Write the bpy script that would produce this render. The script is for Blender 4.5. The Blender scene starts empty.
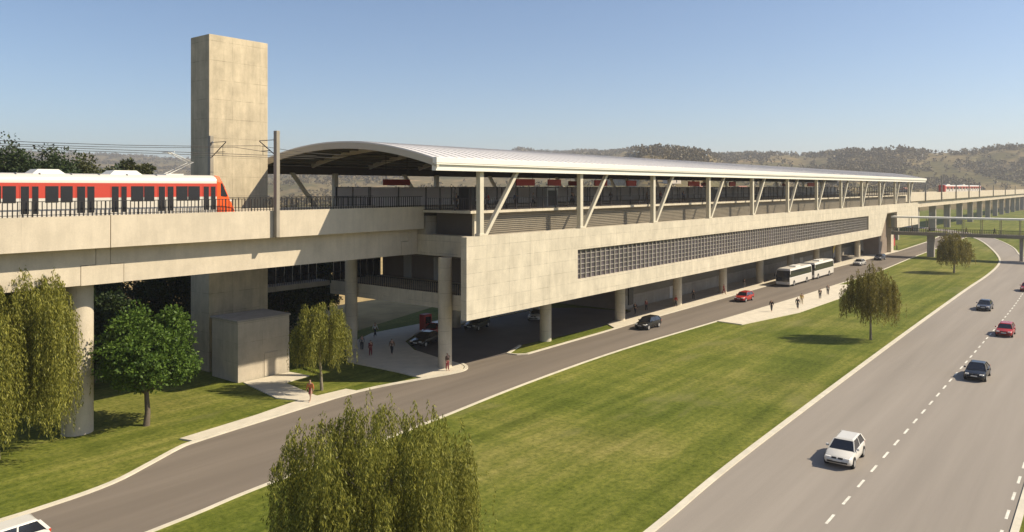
import bpy, bmesh, math, random
import numpy as np
from mathutils import Vector, noise
from mathutils.geometry import tessellate_polygon
random.seed(7); rng = np.random.default_rng(7)
R = math.radians
# ------------------------------------------------------------------ camera, sky, sun, exposure
scene = bpy.context.scene
col = scene.collection
YAW = R(38.421); FPX = 764.0; CAMH = 18.0
cam_d = bpy.data.cameras.new('camera'); cam = bpy.data.objects.new('camera', cam_d); col.objects.link(cam)
cam.location = (0, 0, CAMH); cam.rotation_euler = (R(90), 0, YAW - R(90))
cam_d.sensor_width = 36; cam_d.lens = FPX / 1024 * 36; cam_d.shift_y = -79 / 1024
cam_d.clip_start = 0.5; cam_d.clip_end = 20000
scene.camera = cam
SUNV = Vector((-0.74, 1.0, -1.07)).normalized()
w = bpy.data.worlds.new('World'); scene.world = w; w.use_nodes = True
nt = w.node_tree; bg = nt.nodes['Background']
sky = nt.nodes.new('ShaderNodeTexSky'); sky.sky_type = 'NISHITA'; sky.sun_disc = False
sky.sun_elevation = math.asin(-SUNV.z); sky.sun_rotation = math.atan2(-SUNV.x, -SUNV.y)
sky.altitude = 0; sky.air_density = 0.85; sky.dust_density = 0.6; sky.ozone_density = 3.0
nt.links.new(sky.outputs[0], bg.inputs[0]); bg.inputs[1].default_value = 0.097
sun_d = bpy.data.lights.new('sun', 'SUN'); sun_d.energy = 4.9; sun_d.angle = R(0.6); sun_d.color = (1.0, 0.89, 0.70)
sun = bpy.data.objects.new('sun', sun_d); col.objects.link(sun); sun.rotation_euler = SUNV.to_track_quat('-Z', 'Y').to_euler()
sun.location = (0, 0, 200)
scene.view_settings.view_transform = 'Standard'; scene.view_settings.look = 'None'
scene.view_settings.gamma = 1; scene.view_settings.exposure = 0.50

# ------------------------------------------------------------------ helpers
def tag(o, label=None, cat=None, group=None, kind=None):
    if label: o['label'] = label
    if cat: o['category'] = cat
    if group: o['group'] = group
    if kind: o['kind'] = kind
    return o
def empty(name, loc=(0, 0, 0), label=None, cat=None, group=None):
    o = bpy.data.objects.new(name, None); o.empty_display_size = .3; col.objects.link(o); o.location = loc
    return tag(o, label, cat, group)
def origin(o):
    v = Vector((0, 0, 0))
    while o is not None: v += Vector(o.location); o = o.parent
    return v
class MB:
    def __init__(s): s.v = []; s.f = []; s.m = []
    def add(s, vs, fs, m=0):
        n = len(s.v); s.v += [tuple(p) for p in vs]; s.f += [tuple(i + n for i in f) for f in fs]; s.m += [m] * len(fs); return s
    def hexa(s, p, m=0):   # bottom 4 ccw, top 4
        return s.add(p, [(3, 2, 1, 0), (4, 5, 6, 7), (0, 1, 5, 4), (1, 2, 6, 5), (2, 3, 7, 6), (3, 0, 4, 7)], m)
    def box(s, x0, x1, y0, y1, z0, z1, m=0):
        return s.hexa([(x0, y0, z0), (x1, y0, z0), (x1, y1, z0), (x0, y1, z0), (x0, y0, z1), (x1, y0, z1), (x1, y1, z1), (x0, y1, z1)], m)
    def prism(s, poly, z0, z1, m=0):
        n = len(poly); a = sum(poly[i][0] * poly[(i + 1) % n][1] - poly[(i + 1) % n][0] * poly[i][1] for i in range(n))
        if a < 0: poly = poly[::-1]
        vs = [(p[0], p[1], z0) for p in poly] + [(p[0], p[1], z1) for p in poly]
        tri = tessellate_polygon([[Vector((p[0], p[1], 0)) for p in poly]])
        fs = []
        for t in tri:
            A, B, C_ = [poly[i] for i in t]
            if (B[0]-A[0])*(C_[1]-A[1]) - (C_[0]-A[0])*(B[1]-A[1]) < 0: t = t[::-1]
            fs.append(tuple(i + n for i in t)); fs.append(tuple(t[::-1]))
        fs += [(i, (i + 1) % n, (i + 1) % n + n, i + n) for i in range(n)]
        return s.add(vs, fs, m)
    def xz(s, poly, y0, y1, m=0):   # polygon in X-Z extruded in Y
        n = len(poly)
        vs = [(p[0], y0, p[1]) for p in poly] + [(p[0], y1, p[1]) for p in poly]
        a = sum(poly[i][0] * poly[(i + 1) % n][1] - poly[(i + 1) % n][0] * poly[i][1] for i in range(n))
        f1 = tuple(range(n)); f2 = tuple(range(2 * n - 1, n - 1, -1)); side = [((i + 1) % n, i, i + n, (i + 1) % n + n) for i in range(n)]
        if a < 0: f1 = f1[::-1]; f2 = f2[::-1]; side = [q[::-1] for q in side]
        return s.add(vs, [f1, f2] + side, m)
    def ring(s, rings, m=0, cap=True):
        n = len(rings[0]); k = len(rings); vs = [p for r in rings for p in r]
        fs = [(j * n + i, j * n + (i + 1) % n, (j + 1) * n + (i + 1) % n, (j + 1) * n + i) for j in range(k - 1) for i in range(n)]
        if cap: fs += [tuple(range(n - 1, -1, -1)), tuple((k - 1) * n + i for i in range(n))]
        return s.add(vs, fs, m)
    def tube(s, pts, rad, n=8, m=0):
        pts = [Vector(p) for p in pts]; rr = rad if hasattr(rad, '__len__') else [rad] * len(pts); rings = []
        for i, p in enumerate(pts):
            d = (pts[min(i + 1, len(pts) - 1)] - pts[max(i - 1, 0)]).normalized()
            u = d.cross(Vector((0, 0, 1)) if abs(d.z) < .95 else Vector((1, 0, 0))).normalized(); v = d.cross(u)
            rings.append([p + (u * math.cos(t) + v * math.sin(t)) * rr[i] for t in [2 * math.pi * k / n for k in range(n)]])
        return s.ring(rings, m)
    def cyl(s, x, y, z0, z1, r0, r1=None, n=24, m=0): return s.tube([(x, y, z0), (x, y, z1)], [r0, r0 if r1 is None else r1], n, m)
    def beam(s, p, q, wy, wx, m=0):  # square bar, cross-section in horizontal X (wx) and Y (wy)
        (x, y, z), (X, Y, Z) = p, q; a = wx / 2; b = wy / 2
        return s.hexa([(x-a, y-b, z), (x+a, y-b, z), (x+a, y+b, z), (x-a, y+b, z), (X-a, Y-b, Z), (X+a, Y-b, Z), (X+a, Y+b, Z), (X-a, Y+b, Z)], m)
    def build(s, name, mats, parent=None, smooth=False, bevel=0):
        o0 = origin(parent)
        me = bpy.data.meshes.new(name); me.from_pydata([(a - o0.x, b - o0.y, c - o0.z) for a, b, c in s.v], [], s.f)
        for m in (mats if isinstance(mats, (list, tuple)) else [mats]): me.materials.append(m)
        me.polygons.foreach_set('material_index', s.m)
        me.update()
        if smooth:
            bm = bmesh.new(); bm.from_mesh(me); bmesh.ops.recalc_face_normals(bm, faces=bm.faces[:])
            for f in bm.faces: f.smooth = True
            for e in bm.edges:
                if len(e.link_faces) == 2 and e.calc_face_angle(0) > .7: e.smooth = False
            bm.to_mesh(me); bm.free()
        o = bpy.data.objects.new(name, me); o.parent = parent; col.objects.link(o)
        if bevel:
            md = o.modifiers.new('bevel', 'BEVEL'); md.width = bevel; md.segments = 2; md.limit_method = 'ANGLE'; md.angle_limit = R(40)
        return o
def copy_tree(o, parent=None):
    c = o.copy(); col.objects.link(c); c.parent = parent
    for ch in list(o.children): copy_tree(ch, c)
    return c

# ------------------------------------------------------------------ materials
def mat(name, c, rough=.7, metal=0, var=0, scale=3, bump=0, bscale=20, spec=.5, stretch=(1, 1, 1), c2=None):
    m = bpy.data.materials.new(name); m.use_nodes = True; t = m.node_tree; b = t.nodes['Principled BSDF']
    b.inputs['Roughness'].default_value = rough; b.inputs['Metallic'].default_value = metal; b.inputs['Specular IOR Level'].default_value = spec
    b.inputs['Base Color'].default_value = (*c, 1)
    if var or bump:
        g = t.nodes.new('ShaderNodeNewGeometry'); mp = t.nodes.new('ShaderNodeMapping'); mp.inputs['Scale'].default_value = stretch
        t.links.new(g.outputs['Position'], mp.inputs[0])
    if var:
        n = t.nodes.new('ShaderNodeTexNoise'); n.inputs['Scale'].default_value = scale; n.inputs['Detail'].default_value = 8; n.inputs['Roughness'].default_value = .62
        t.links.new(mp.outputs[0], n.inputs['Vector'])
        r = t.nodes.new('ShaderNodeValToRGB'); r.color_ramp.elements[0].position = .3; r.color_ramp.elements[1].position = .7
        lo = c2 if c2 else tuple(x * (1 - var) for x in c)
        r.color_ramp.elements[0].color = (*lo, 1); r.color_ramp.elements[1].color = (*[min(1, x * (1 + var * .6)) for x in c], 1)
        t.links.new(n.outputs[0], r.inputs[0]); t.links.new(r.outputs[0], b.inputs['Base Color'])
    if bump:
        n2 = t.nodes.new('ShaderNodeTexNoise'); n2.inputs['Scale'].default_value = bscale; n2.inputs['Detail'].default_value = 6
        bp = t.nodes.new('ShaderNodeBump'); bp.inputs['Strength'].default_value = bump; bp.inputs['Distance'].default_value = .05
        t.links.new(mp.outputs[0], n2.inputs['Vector']); t.links.new(n2.outputs[0], bp.inputs['Height']); t.links.new(bp.outputs[0], b.inputs['Normal'])
    return m
def concrete(name, c, bw=3.4, bh=1.25, joint=.50, stain=.13, off=0.0):
    """cast concrete: pour joints, tie holes' rows, patchy stains and rain streaks"""
    m = bpy.data.materials.new(name); m.use_nodes = True; t = m.node_tree; N = t.nodes; L = t.links; b = N['Principled BSDF']
    b.inputs['Roughness'].default_value = .85; b.inputs['Specular IOR Level'].default_value = .25
    g = N.new('ShaderNodeNewGeometry'); sp = N.new('ShaderNodeSeparateXYZ'); L.new(g.outputs['Position'], sp.inputs[0])
    ad = N.new('ShaderNodeMath'); ad.operation = 'ADD'; L.new(sp.outputs[0], ad.inputs[0]); L.new(sp.outputs[1], ad.inputs[1])
    cb = N.new('ShaderNodeCombineXYZ'); L.new(ad.outputs[0], cb.inputs[0]); L.new(sp.outputs[2], cb.inputs[1])
    br = N.new('ShaderNodeTexBrick'); L.new(cb.outputs[0], br.inputs['Vector']); br.offset = off
    br.inputs['Color1'].default_value = (1, 1, 1, 1); br.inputs['Color2'].default_value = (.93, .93, .93, 1); br.inputs['Mortar'].default_value = (joint, joint, joint, 1)
    br.inputs['Scale'].default_value = 1; br.inputs['Mortar Size'].default_value = .022; br.inputs['Mortar Smooth'].default_value = .6
    br.inputs['Brick Width'].default_value = bw; br.inputs['Row Height'].default_value = bh
    def noi(sc, vec, det=8, rough=.6):
        n = N.new('ShaderNodeTexNoise'); n.inputs['Scale'].default_value = sc; n.inputs['Detail'].default_value = det; n.inputs['Roughness'].default_value = rough; L.new(vec, n.inputs['Vector']); return n.outputs[0]
    def ramp(f, p0, c0, p1, c1):
        r = N.new('ShaderNodeValToRGB'); r.color_ramp.elements[0].position = p0; r.color_ramp.elements[0].color = (c0, c0, c0, 1)
        r.color_ramp.elements[1].position = p1; r.color_ramp.elements[1].color = (c1, c1, c1, 1); L.new(f, r.inputs[0]); return r.outputs[0]
    def mul(a, b_):
        x = N.new('ShaderNodeMix'); x.data_type = 'RGBA'; x.blend_type = 'MULTIPLY'; x.inputs[0].default_value = 1; L.new(a, x.inputs[6]); L.new(b_, x.inputs[7]); return x.outputs[2]
    st = N.new('ShaderNodeMapping'); st.inputs['Scale'].default_value = (1, 1, .16); L.new(g.outputs['Position'], st.inputs[0])
    patches = ramp(noi(.55, g.outputs['Position']), .3, 1 - stain, .65, 1.06)
    streak = ramp(noi(1.7, st.outputs[0], 10, .7), .32, 1 - stain, .6, 1.03)
    fine = ramp(noi(9, g.outputs['Position'], 6, .7), .3, .93, .7, 1.05)
    # joints fade in and out along their length
    jm = N.new('ShaderNodeMix'); jm.data_type = 'RGBA'; L.new(ramp(noi(.9, g.outputs['Position'], 4), .35, 0, .6, 1), jm.inputs[0]); jm.inputs[6].default_value = (1, 1, 1, 1); L.new(br.outputs[0], jm.inputs[7])
    base = N.new('ShaderNodeRGB'); base.outputs[0].default_value = (*c, 1)
    o = mul(mul(mul(mul(base.outputs[0], patches), streak), fine), jm.outputs[2])
    L.new(o, b.inputs['Base Color'])
    bp = N.new('ShaderNodeBump'); bp.inputs['Strength'].default_value = .25; bp.inputs['Distance'].default_value = .03; L.new(noi(14, g.outputs['Position']), bp.inputs['Height']); L.new(bp.outputs[0], b.inputs['Normal'])
    return m
def leafmat(name, a, b_, rough=.55, trans=.35):
    m = bpy.data.materials.new(name); m.use_nodes = True; t = m.node_tree; N = t.nodes; L = t.links; p = N['Principled BSDF']
    g = N.new('ShaderNodeNewGeometry'); r = N.new('ShaderNodeValToRGB'); L.new(g.outputs['Random Per Island'], r.inputs[0])
    r.color_ramp.elements[0].color = (*a, 1); r.color_ramp.elements[1].color = (*b_, 1)
    L.new(r.outputs[0], p.inputs['Base Color']); p.inputs['Roughness'].default_value = rough; p.inputs['Specular IOR Level'].default_value = .3
    tr = N.new('ShaderNodeBsdfTranslucent'); L.new(r.outputs[0], tr.inputs[0]); mx = N.new('ShaderNodeMixShader'); mx.inputs[0].default_value = trans
    L.new(p.outputs[0], mx.inputs[1]); L.new(tr.outputs[0], mx.inputs[2]); L.new(mx.outputs[0], N['Material Output'].inputs[0])
    return m
M = {}
M['conc'] = concrete('cast_concrete', (.585, .515, .395))
M['conc_tower'] = concrete('board_marked_concrete', (.57, .475, .325), 3.1, 1.9, .42, .2, .0)
M['conc_grey'] = concrete('grey_concrete', (.36, .32, .265), 3.0, 1.6, .6)
M['kiosk'] = concrete('kiosk_concrete', (.50, .43, .33), 3.0, 1.8, .6)
M['conc_beam'] = concrete('girder_concrete', (.57, .49, .37), 7.5, 40, .8, .09)
M['strut'] = mat('painted_strut', (.58, .52, .40), .6, var=.1, scale=1.5)
M['roof'] = mat('roof_sheet_metal', (.68, .64, .60), .45, 0, var=.05, scale=.4)
M['soffit_shade'] = mat('shaded_soffit_steel', (.22, .19, .15), .55, .1, var=.12, scale=1.2)  # shade on the roof metal's underside is put into this dark brown
M['rib'] = mat('roof_rib_paint', (.80, .74, .62), .5)
M['gutter'] = mat('white_gutter_paint', (.80, .76, .66), .45)
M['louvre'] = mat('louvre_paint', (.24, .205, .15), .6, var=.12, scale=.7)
M['dark'] = mat('dark_steel', (.025, .022, .02), .5, .3)
M['fence'] = mat('fence_steel', (.045, .035, .035), .5, .2)
M['glass'] = mat('dark_glass', (.018, .02, .026), .08, 0, spec=.8)
M['winglass'] = mat('window_band_glass', (.10, .085, .095), .2, 0, spec=.6, var=.4, scale=.5)
M['fin'] = mat('window_grille_concrete', (.42, .38, .32), .8)
M['eave_shade'] = mat('dark_eave_shade', (.075, .06, .045), .6); M['endpanel'] = mat('dark_end_panel', (.085, .07, .058), .7, var=.1, scale=1)
M['field'] = mat('dry_straw_field', (.42, .31, .15), .95, var=.25, scale=.3, spec=.05)
M['pane'] = mat('screen_panel', (.80, .76, .77), .4, var=.08, scale=.3)
M['asph'] = mat('street_asphalt', (.182, .150, .118), .9, var=.2, scale=.4, bump=.25, bscale=30, stretch=(.06, 1.1, 1), spec=.2)
M['hwy'] = mat('highway_asphalt', (.285, .248, .208), .88, var=.16, scale=.35, bump=.2, bscale=30, stretch=(.045, 1.1, 1), spec=.25)
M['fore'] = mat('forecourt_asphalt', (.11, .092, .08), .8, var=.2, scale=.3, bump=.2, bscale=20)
M['pave'] = mat('pavement_concrete', (.60, .53, .41), .85, var=.12, scale=.9, bump=.15, bscale=10)
M['kerb'] = mat('kerb_stone', (.60, .54, .42), .8, var=.15, scale=.8)
M['archface'] = mat('arch_face_paint', (.50, .44, .34), .6, var=.06, scale=1)
M['mark'] = mat('road_paint', (.72, .68, .58), .7, var=.25, scale=2.5)
M['red'] = mat('train_red', (.50, .055, .032), .35)
M['orange'] = mat('train_orange', (.82, .10, .012), .35)
M['white'] = mat('train_white', (.62, .57, .49), .35)
M['roofunit'] = mat('train_roof_unit', (.62, .60, .55), .6)
M['signred'] = mat('sign_red', (.42, .03, .025), .5)
M['yellow'] = mat('yellow_paint', (.62, .42, .05), .5)
M['bark'] = mat('bark', (.13, .10, .07), .9, var=.35, scale=3, bump=.6, bscale=12, stretch=(1, 1, .3))
M['barkpale'] = mat('pale_bark', (.24, .20, .14), .9, var=.35, scale=3, bump=.6, bscale=12, stretch=(1, 1, .3))
M['willow'] = leafmat('willow_leaf', (.085, .10, .013), (.37, .345, .06))
M['willow_dry'] = leafmat('dry_willow_leaf', (.11, .10, .02), (.31, .25, .05))
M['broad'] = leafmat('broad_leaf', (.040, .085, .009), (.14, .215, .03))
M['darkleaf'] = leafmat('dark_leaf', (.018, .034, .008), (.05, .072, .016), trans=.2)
M['oliveleaf'] = leafmat('olive_leaf', (.035, .045, .012), (.10, .10, .028), trans=.2)
M['hilltree'] = leafmat('hill_tree_leaf', (.075, .058, .02), (.21, .155, .068), trans=.1)
M['tyre'] = mat('tyre_rubber', (.02, .02, .02), .8); M['rim'] = mat('wheel_rim', (.55, .53, .5), .35, .6)
M['lamp'] = mat('lamp_lens', (.75, .72, .66), .15); M['tail'] = mat('tail_lens', (.55, .05, .02), .2); M['plate'] = mat('number_plate', (.62, .6, .55), .5)
M['skin'] = mat('skin', (.42, .25, .17), .6); M['skin2'] = mat('dark_skin', (.16, .09, .06), .6); M['hair'] = mat('hair', (.03, .022, .016), .6)
M['rail'] = mat('rail_steel', (.22, .19, .17), .35, .8); M['ballast'] = mat('ballast', (.20, .17, .14), .95, var=.4, scale=6, bump=.5, bscale=9)
M['pole'] = mat('pole_paint', (.30, .26, .20), .6, var=.1, scale=1); M['mullion'] = mat('door_pale', (.52, .48, .42), .6)
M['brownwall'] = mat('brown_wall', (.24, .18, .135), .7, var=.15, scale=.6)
M['claywall'] = mat('pale_house_wall', (.5, .43, .34), .85, var=.1, scale=.4); M['clayroof'] = mat('clay_tile_roof', (.30, .12, .07), .85, var=.2, scale=1)
M['beacon'] = mat('sign_frame_grey', (.35, .34, .33), .5)

def grassmat():
    m = bpy.data.materials.new('mown_grass'); m.use_nodes = True; t = m.node_tree; N = t.nodes; L = t.links; b = N['Principled BSDF']
    b.inputs['Roughness'].default_value = .9; b.inputs['Specular IOR Level'].default_value = .1
    g = N.new('ShaderNodeNewGeometry')
    def noi(sc, stretch, det=8, rough=.6, rot=0):
        mp = N.new('ShaderNodeMapping'); mp.inputs['Scale'].default_value = stretch; mp.inputs['Rotation'].default_value = (0, 0, rot); L.new(g.outputs['Position'], mp.inputs[0])
        n = N.new('ShaderNodeTexNoise'); n.inputs['Scale'].default_value = sc; n.inputs['Detail'].default_value = det; n.inputs['Roughness'].default_value = rough; L.new(mp.outputs[0], n.inputs['Vector']); return n.outputs[0]
    def ramp(f, stops):
        r = N.new('ShaderNodeValToRGB'); L.new(f, r.inputs[0]); r.color_ramp.elements[0].position = stops[0][0]; r.color_ramp.elements[0].color = (*stops[0][1], 1)
        r.color_ramp.elements[1].position = stops[-1][0]; r.color_ramp.elements[1].color = (*stops[-1][1], 1)
        for p, c in stops[1:-1]: e = r.color_ramp.elements.new(p); e.color = (*c, 1)
        return r.outputs[0]
    big = ramp(noi(.05, (1, 1, 1)), [(.3, (.096, .124, .016)), (.5, (.135, .155, .023)), (.70, (.195, .190, .045))])
    streak = ramp(noi(.5, (.07, 1.2, 1), 8, .65, R(-3)), [(.3, (.62, .68, .54)), (.5, (1, 1, 1)), (.66, (1.45, 1.3, 1.7))])
    cross = ramp(noi(.6, (.6, .12, 1), 10, .7, R(38)), [(.32, (.74, .78, .66)), (.62, (1.14, 1.08, 1.2))])
    fine = ramp(noi(2.6, (1, 1, 1), 12, .75), [(.34, (.48, .54, .40)), (.52, (1, 1, 1)), (.68, (1.42, 1.32, 1.3))])
    def mul(a, c):
        x = N.new('ShaderNodeMix'); x.data_type = 'RGBA'; x.blend_type = 'MULTIPLY'; x.inputs[0].default_value = 1; L.new(a, x.inputs[6]); L.new(c, x.inputs[7]); return x.outputs[2]
    # a few worn straw coloured patches
    worn = N.new('ShaderNodeMix'); worn.data_type = 'RGBA'; L.new(ramp(noi(.11, (.5, 1.4, 1), 6, .6), [(.58, (0, 0, 0)), (.74, (.8, .8, .8))]), worn.inputs[0])
    L.new(mul(mul(mul(big, streak), fine), cross), worn.inputs[6]); worn.inputs[7].default_value = (.20, .185, .07, 1)
    L.new(worn.outputs[2], b.inputs['Base Color'])
    bp = N.new('ShaderNodeBump'); bp.inputs['Strength'].default_value = .6; bp.inputs['Distance'].default_value = .08; L.new(noi(9, (1, 1, 1), 10, .8), bp.inputs['Height']); L.new(bp.outputs[0], b.inputs['Normal'])
    return m
M['grass'] = grassmat()
def groundmat():
    m = bpy.data.materials.new('dry_hill_ground'); m.use_nodes = True; t = m.node_tree; N = t.nodes; L = t.links; b = N['Principled BSDF']
    b.inputs['Roughness'].default_value = .95; b.inputs['Specular IOR Level'].default_value = .05
    g = N.new('ShaderNodeNewGeometry')
    n = N.new('ShaderNodeTexNoise'); n.inputs['Scale'].default_value = .006; n.inputs['Detail'].default_value = 10; n.inputs['Roughness'].default_value = .68; L.new(g.outputs['Position'], n.inputs['Vector'])
    r = N.new('ShaderNodeValToRGB'); L.new(n.outputs[0], r.inputs[0]); e = r.color_ramp.elements
    e[0].position = .36; e[0].color = (.12, .10, .04, 1); e[1].position = .68; e[1].color = (.48, .31, .17, 1)
    for p, c in ((.46, (.12, .105, .045)), (.53, (.22, .165, .085)), (.6, (.17, .135, .06))): x = e.new(p); x.color = (*c, 1)
    n2 = N.new('ShaderNodeTexNoise'); n2.inputs['Scale'].default_value = .09; n2.inputs['Detail'].default_value = 8; L.new(g.outputs['Position'], n2.inputs['Vector'])
    r2 = N.new('ShaderNodeValToRGB'); L.new(n2.outputs[0], r2.inputs[0]); r2.color_ramp.elements[0].position = .35; r2.color_ramp.elements[0].color = (.65, .66, .6, 1); r2.color_ramp.elements[1].position = .65; r2.color_ramp.elements[1].color = (1.12, 1.1, 1.05, 1)
    x = N.new('ShaderNodeMix'); x.data_type = 'RGBA'; x.blend_type = 'MULTIPLY'; x.inputs[0].default_value = 1; L.new(r.outputs[0], x.inputs[6]); L.new(r2.outputs[0], x.inputs[7]); L.new(x.outputs[2], b.inputs['Base Color'])
    return m
M['ground'] = groundmat()

# ------------------------------------------------------------------ terrain
FW = (math.cos(YAW), math.sin(YAW)); RT = (math.sin(YAW), -math.cos(YAW))
PX = [-400, 0, 50, 100, 190, 280, 480, 508, 520, 535, 560, 575, 600, 622, 640, 660, 680, 700, 715, 728, 750, 780, 800, 830, 860, 880, 900, 925, 940, 960, 980, 1000, 1024, 1100, 1400]
SK = [152, 152, 154, 156, 160, 162, 160, 155, 151, 154, 155, 152, 153.5, 153.5, 150, 148.5, 151, 153, 157, 156, 154.5, 154, 156.5, 154, 151, 150.5, 149.5, 153.5, 153, 152, 153, 149, 147, 143, 141]
PR = [(-400, 3200), (280, 3000), (560, 3000), (625, 2200), (640, 1100), (705, 1100), (725, 1900), (800, 1800), (850, 1500), (1024, 1300), (1400, 1200)]
P0 = [(-400, 1100), (0, 1100), (230, 1100), (300, 480), (500, 420), (800, 520), (925, 800), (1024, 900), (1400, 700)]
def terrain_h(x, y):
    d = x * FW[0] + y * FW[1]; r = x * RT[0] + y * RT[1]
    rad = math.hypot(x, y)
    if rad < 330: return 0.0
    if d < rad * .45: px = -400 if r < 0 else 1400; d = rad * .45
    else: px = 512 + FPX * r / d
    px = max(-400, min(1400, px))
    sk = float(np.interp(px, PX, SK)); rp = float(np.interp(px, *zip(*PR))); r0 = float(np.interp(px, *zip(*P0)))
    hp = CAMH + (187 - sk) * rp / FPX
    t = (d - r0) / (rp - r0)
    if t <= 0: return 0.0
    n1 = noise.noise(Vector((x * .0022, y * .0022, 3.1))); n2 = noise.noise(Vector((x * .007, y * .007, 9.7))); n3 = noise.noise(Vector((x * .022, y * .022, 1.7)))
    if t <= 1:
        s = t ** 1.35 * (1 - t) + t * t * (3 - 2 * t) * t
        k = min(1, t * 6) * (1 - t) ** .5
        return max(0, hp * s + k * (n1 * hp * .22 + n2 * hp * .10) + min(1, t * 8) * n3 * 2.2)
    return hp * max(.35, 1 - (t - 1) * .9) + n3 * 2
def make_terrain():
    A = 900; rads = [0] + list(np.geomspace(40, 9000, 150)); vs = [(0, 0, 0)]; fs = []
    angs = []
    for i in range(A):
        angs.append(2 * math.pi * i / A)
    for rad in rads[1:]:
        for a in angs:
            x = rad * math.cos(a); y = rad * math.sin(a); vs.append((x, y, terrain_h(x, y)))
    K = len(rads) - 1
    for i in range(A): fs.append((0, 1 + i, 1 + (i + 1) % A))
    for k in range(K - 1):
        b = 1 + k * A
        for i in range(A): j = (i + 1) % A; fs.append((b + i, b + A + i, b + A + j, b + j))
    me = bpy.data.meshes.new('terrain'); me.from_pydata(vs, [], fs); me.materials.append(M['ground'])
    for p in me.polygons: p.use_smooth = True
    o = bpy.data.objects.new('terrain', me); col.objects.link(o); tag(o, kind='structure')
make_terrain()
def sheet(name, poly, z, m, kind='structure'):
    mb = MB(); tri = tessellate_polygon([[Vector((p[0], p[1], 0)) for p in poly]]); fs = []
    for t in tri:
        A, B, C_ = [poly[i] for i in t]
        if (B[0]-A[0])*(C_[1]-A[1]) - (C_[0]-A[0])*(B[1]-A[1]) < 0: t = t[::-1]
        fs.append(tuple(t))
    mb.add([(p[0], p[1], z) for p in poly], fs); o = mb.build(name, m); return tag(o, kind=kind)
def catmull(pts, n=6):
    P = [Vector(p) for p in pts]; P = [P[0] * 2 - P[1]] + P + [P[-1] * 2 - P[-2]]; out = []
    for i in range(1, len(P) - 2):
        for k in range(n):
            t = k / n; a, b, c, d = P[i-1], P[i], P[i+1], P[i+2]
            out.append(.5 * ((2*b) + (c - a)*t + (2*a - 5*b + 4*c - d)*t*t + (3*b - a - 3*c + d)*t**3))
    out.append(P[-2]); return [(p.x, p.y) for p in out]
def offset(pts, w_):
    out = []
    for i, p in enumerate(pts):
        a = Vector(pts[max(0, i-1)]); b = Vector(pts[min(len(pts)-1, i+1)]); d = (b - a).normalized(); out.append((p[0] - d.y * w_, p[1] + d.x * w_))
    return out
def kerb(name, pts, w_=.3, h=.13, m='kerb'):
    q = offset(pts, w_); mb = MB(); n = len(pts)
    vs = [(x, y, 0) for x, y in pts] + [(x, y, h) for x, y in pts] + [(x, y, h) for x, y in q] + [(x, y, 0) for x, y in q]; fs = []
    for i in range(n - 1):
        for k in range(3): fs.append((k*n+i, (k+1)*n+i, (k+1)*n+i+1, k*n+i+1))
    fs += [(0, 3*n, 2*n, n), (n-1, 2*n-1, 3*n-1, 4*n-1)]
    mb.add(vs, fs); return tag(mb.build(name, M[m]), kind='structure')

LAWN = [(-80, -120), (260, -120), (520, -60), (700, 20), (700, 118), (260, 104), (150, 92), (84, 81), (60, 73.8), (52, 78), (40, 84), (-80, 90)]
sheet('lawn', LAWN, .012, M['grass'])
sheet('dry_field', [(60, 73.81), (84, 81.01), (150, 92.01), (200, 150), (120, 220), (80, 200), (56, 110), (56, 76)], .008, M['field'])
# highway: left edge and right edge
hL = catmull([(-30, 18.0), (20, 18.6), (35.9, 18.9), (51.8, 19.5), (102, 20.2), (153, 20.6), (181, 20.6), (206, 21.3), (227, 23.2), (259, 28.3), (294, 35.0), (318, 41.2), (345, 52), (368, 66), (395, 90), (420, 122), (450, 170)], 6)
hR = catmull([(-30, 4.2), (20, 4.3), (35.9, 4.35), (51.8, 4.4), (102, 4.5), (153, 5.0), (190, 7.5), (212, 12.5), (235, 19.4), (268.5, 24.3), (300, 30.8), (326, 38), (354, 50), (377, 65), (403, 88), (429, 121), (458, 170)], 6)
sheet('highway', hL + hR[::-1], .036, M['hwy'])
kerb('highway_kerb', hL, .42, .12); kerb('highway_far_kerb', hR[::-1], .35, .12)
# street
sF = [(-30, 46.2), (10, 46.8), (17.4, 47), (21.2, 47.6), (24.2, 49.0), (26.9, 50.4), (28.4, 50.8), (33.5, 51.3), (44, 52.1), (50.5, 50.9), (53.6, 50.15), (55.6, 50.0), (57.0, 50.8), (57.8, 52.2)]
sF2 = [(64.1, 51.6), (64.3, 50.3), (65.3, 49.6), (80.1, 49.7), (90, 49.9), (136, 49.8), (170, 49.6), (205, 48.6), (236, 48.0), (280, 48.8), (318, 51)]
sN = catmull([(-30, 37.4), (0, 38.6), (19.5, 39.6), (25.9, 40.3), (36.7, 41.0), (42.6, 41.4), (55.9, 42.5), (73.5, 43.0), (97.8, 42.1), (125, 41.0), (146.8, 40.6), (175, 40), (207, 40.9), (232, 41.4), (280, 42), (318, 42.6)], 5)
sF_s = catmull(sF, 4)
sheet('street', sN + ([(342, 52)] + sF2[::-1]) + sF_s[::-1], .024, M['asph'])
kerb('street_kerb', sF_s, .34, .13); kerb('lawn_kerb', sN[::-1], .22, .1)
kerb('island_kerb', [(80.1, 49.7), (65.3, 49.6), (64.3, 50.3), (64.1, 51.6), (68.3, 53.2)][::-1], .3, .13)
kerb('street_far_kerb', sF2[3:], .3, .13)
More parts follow.
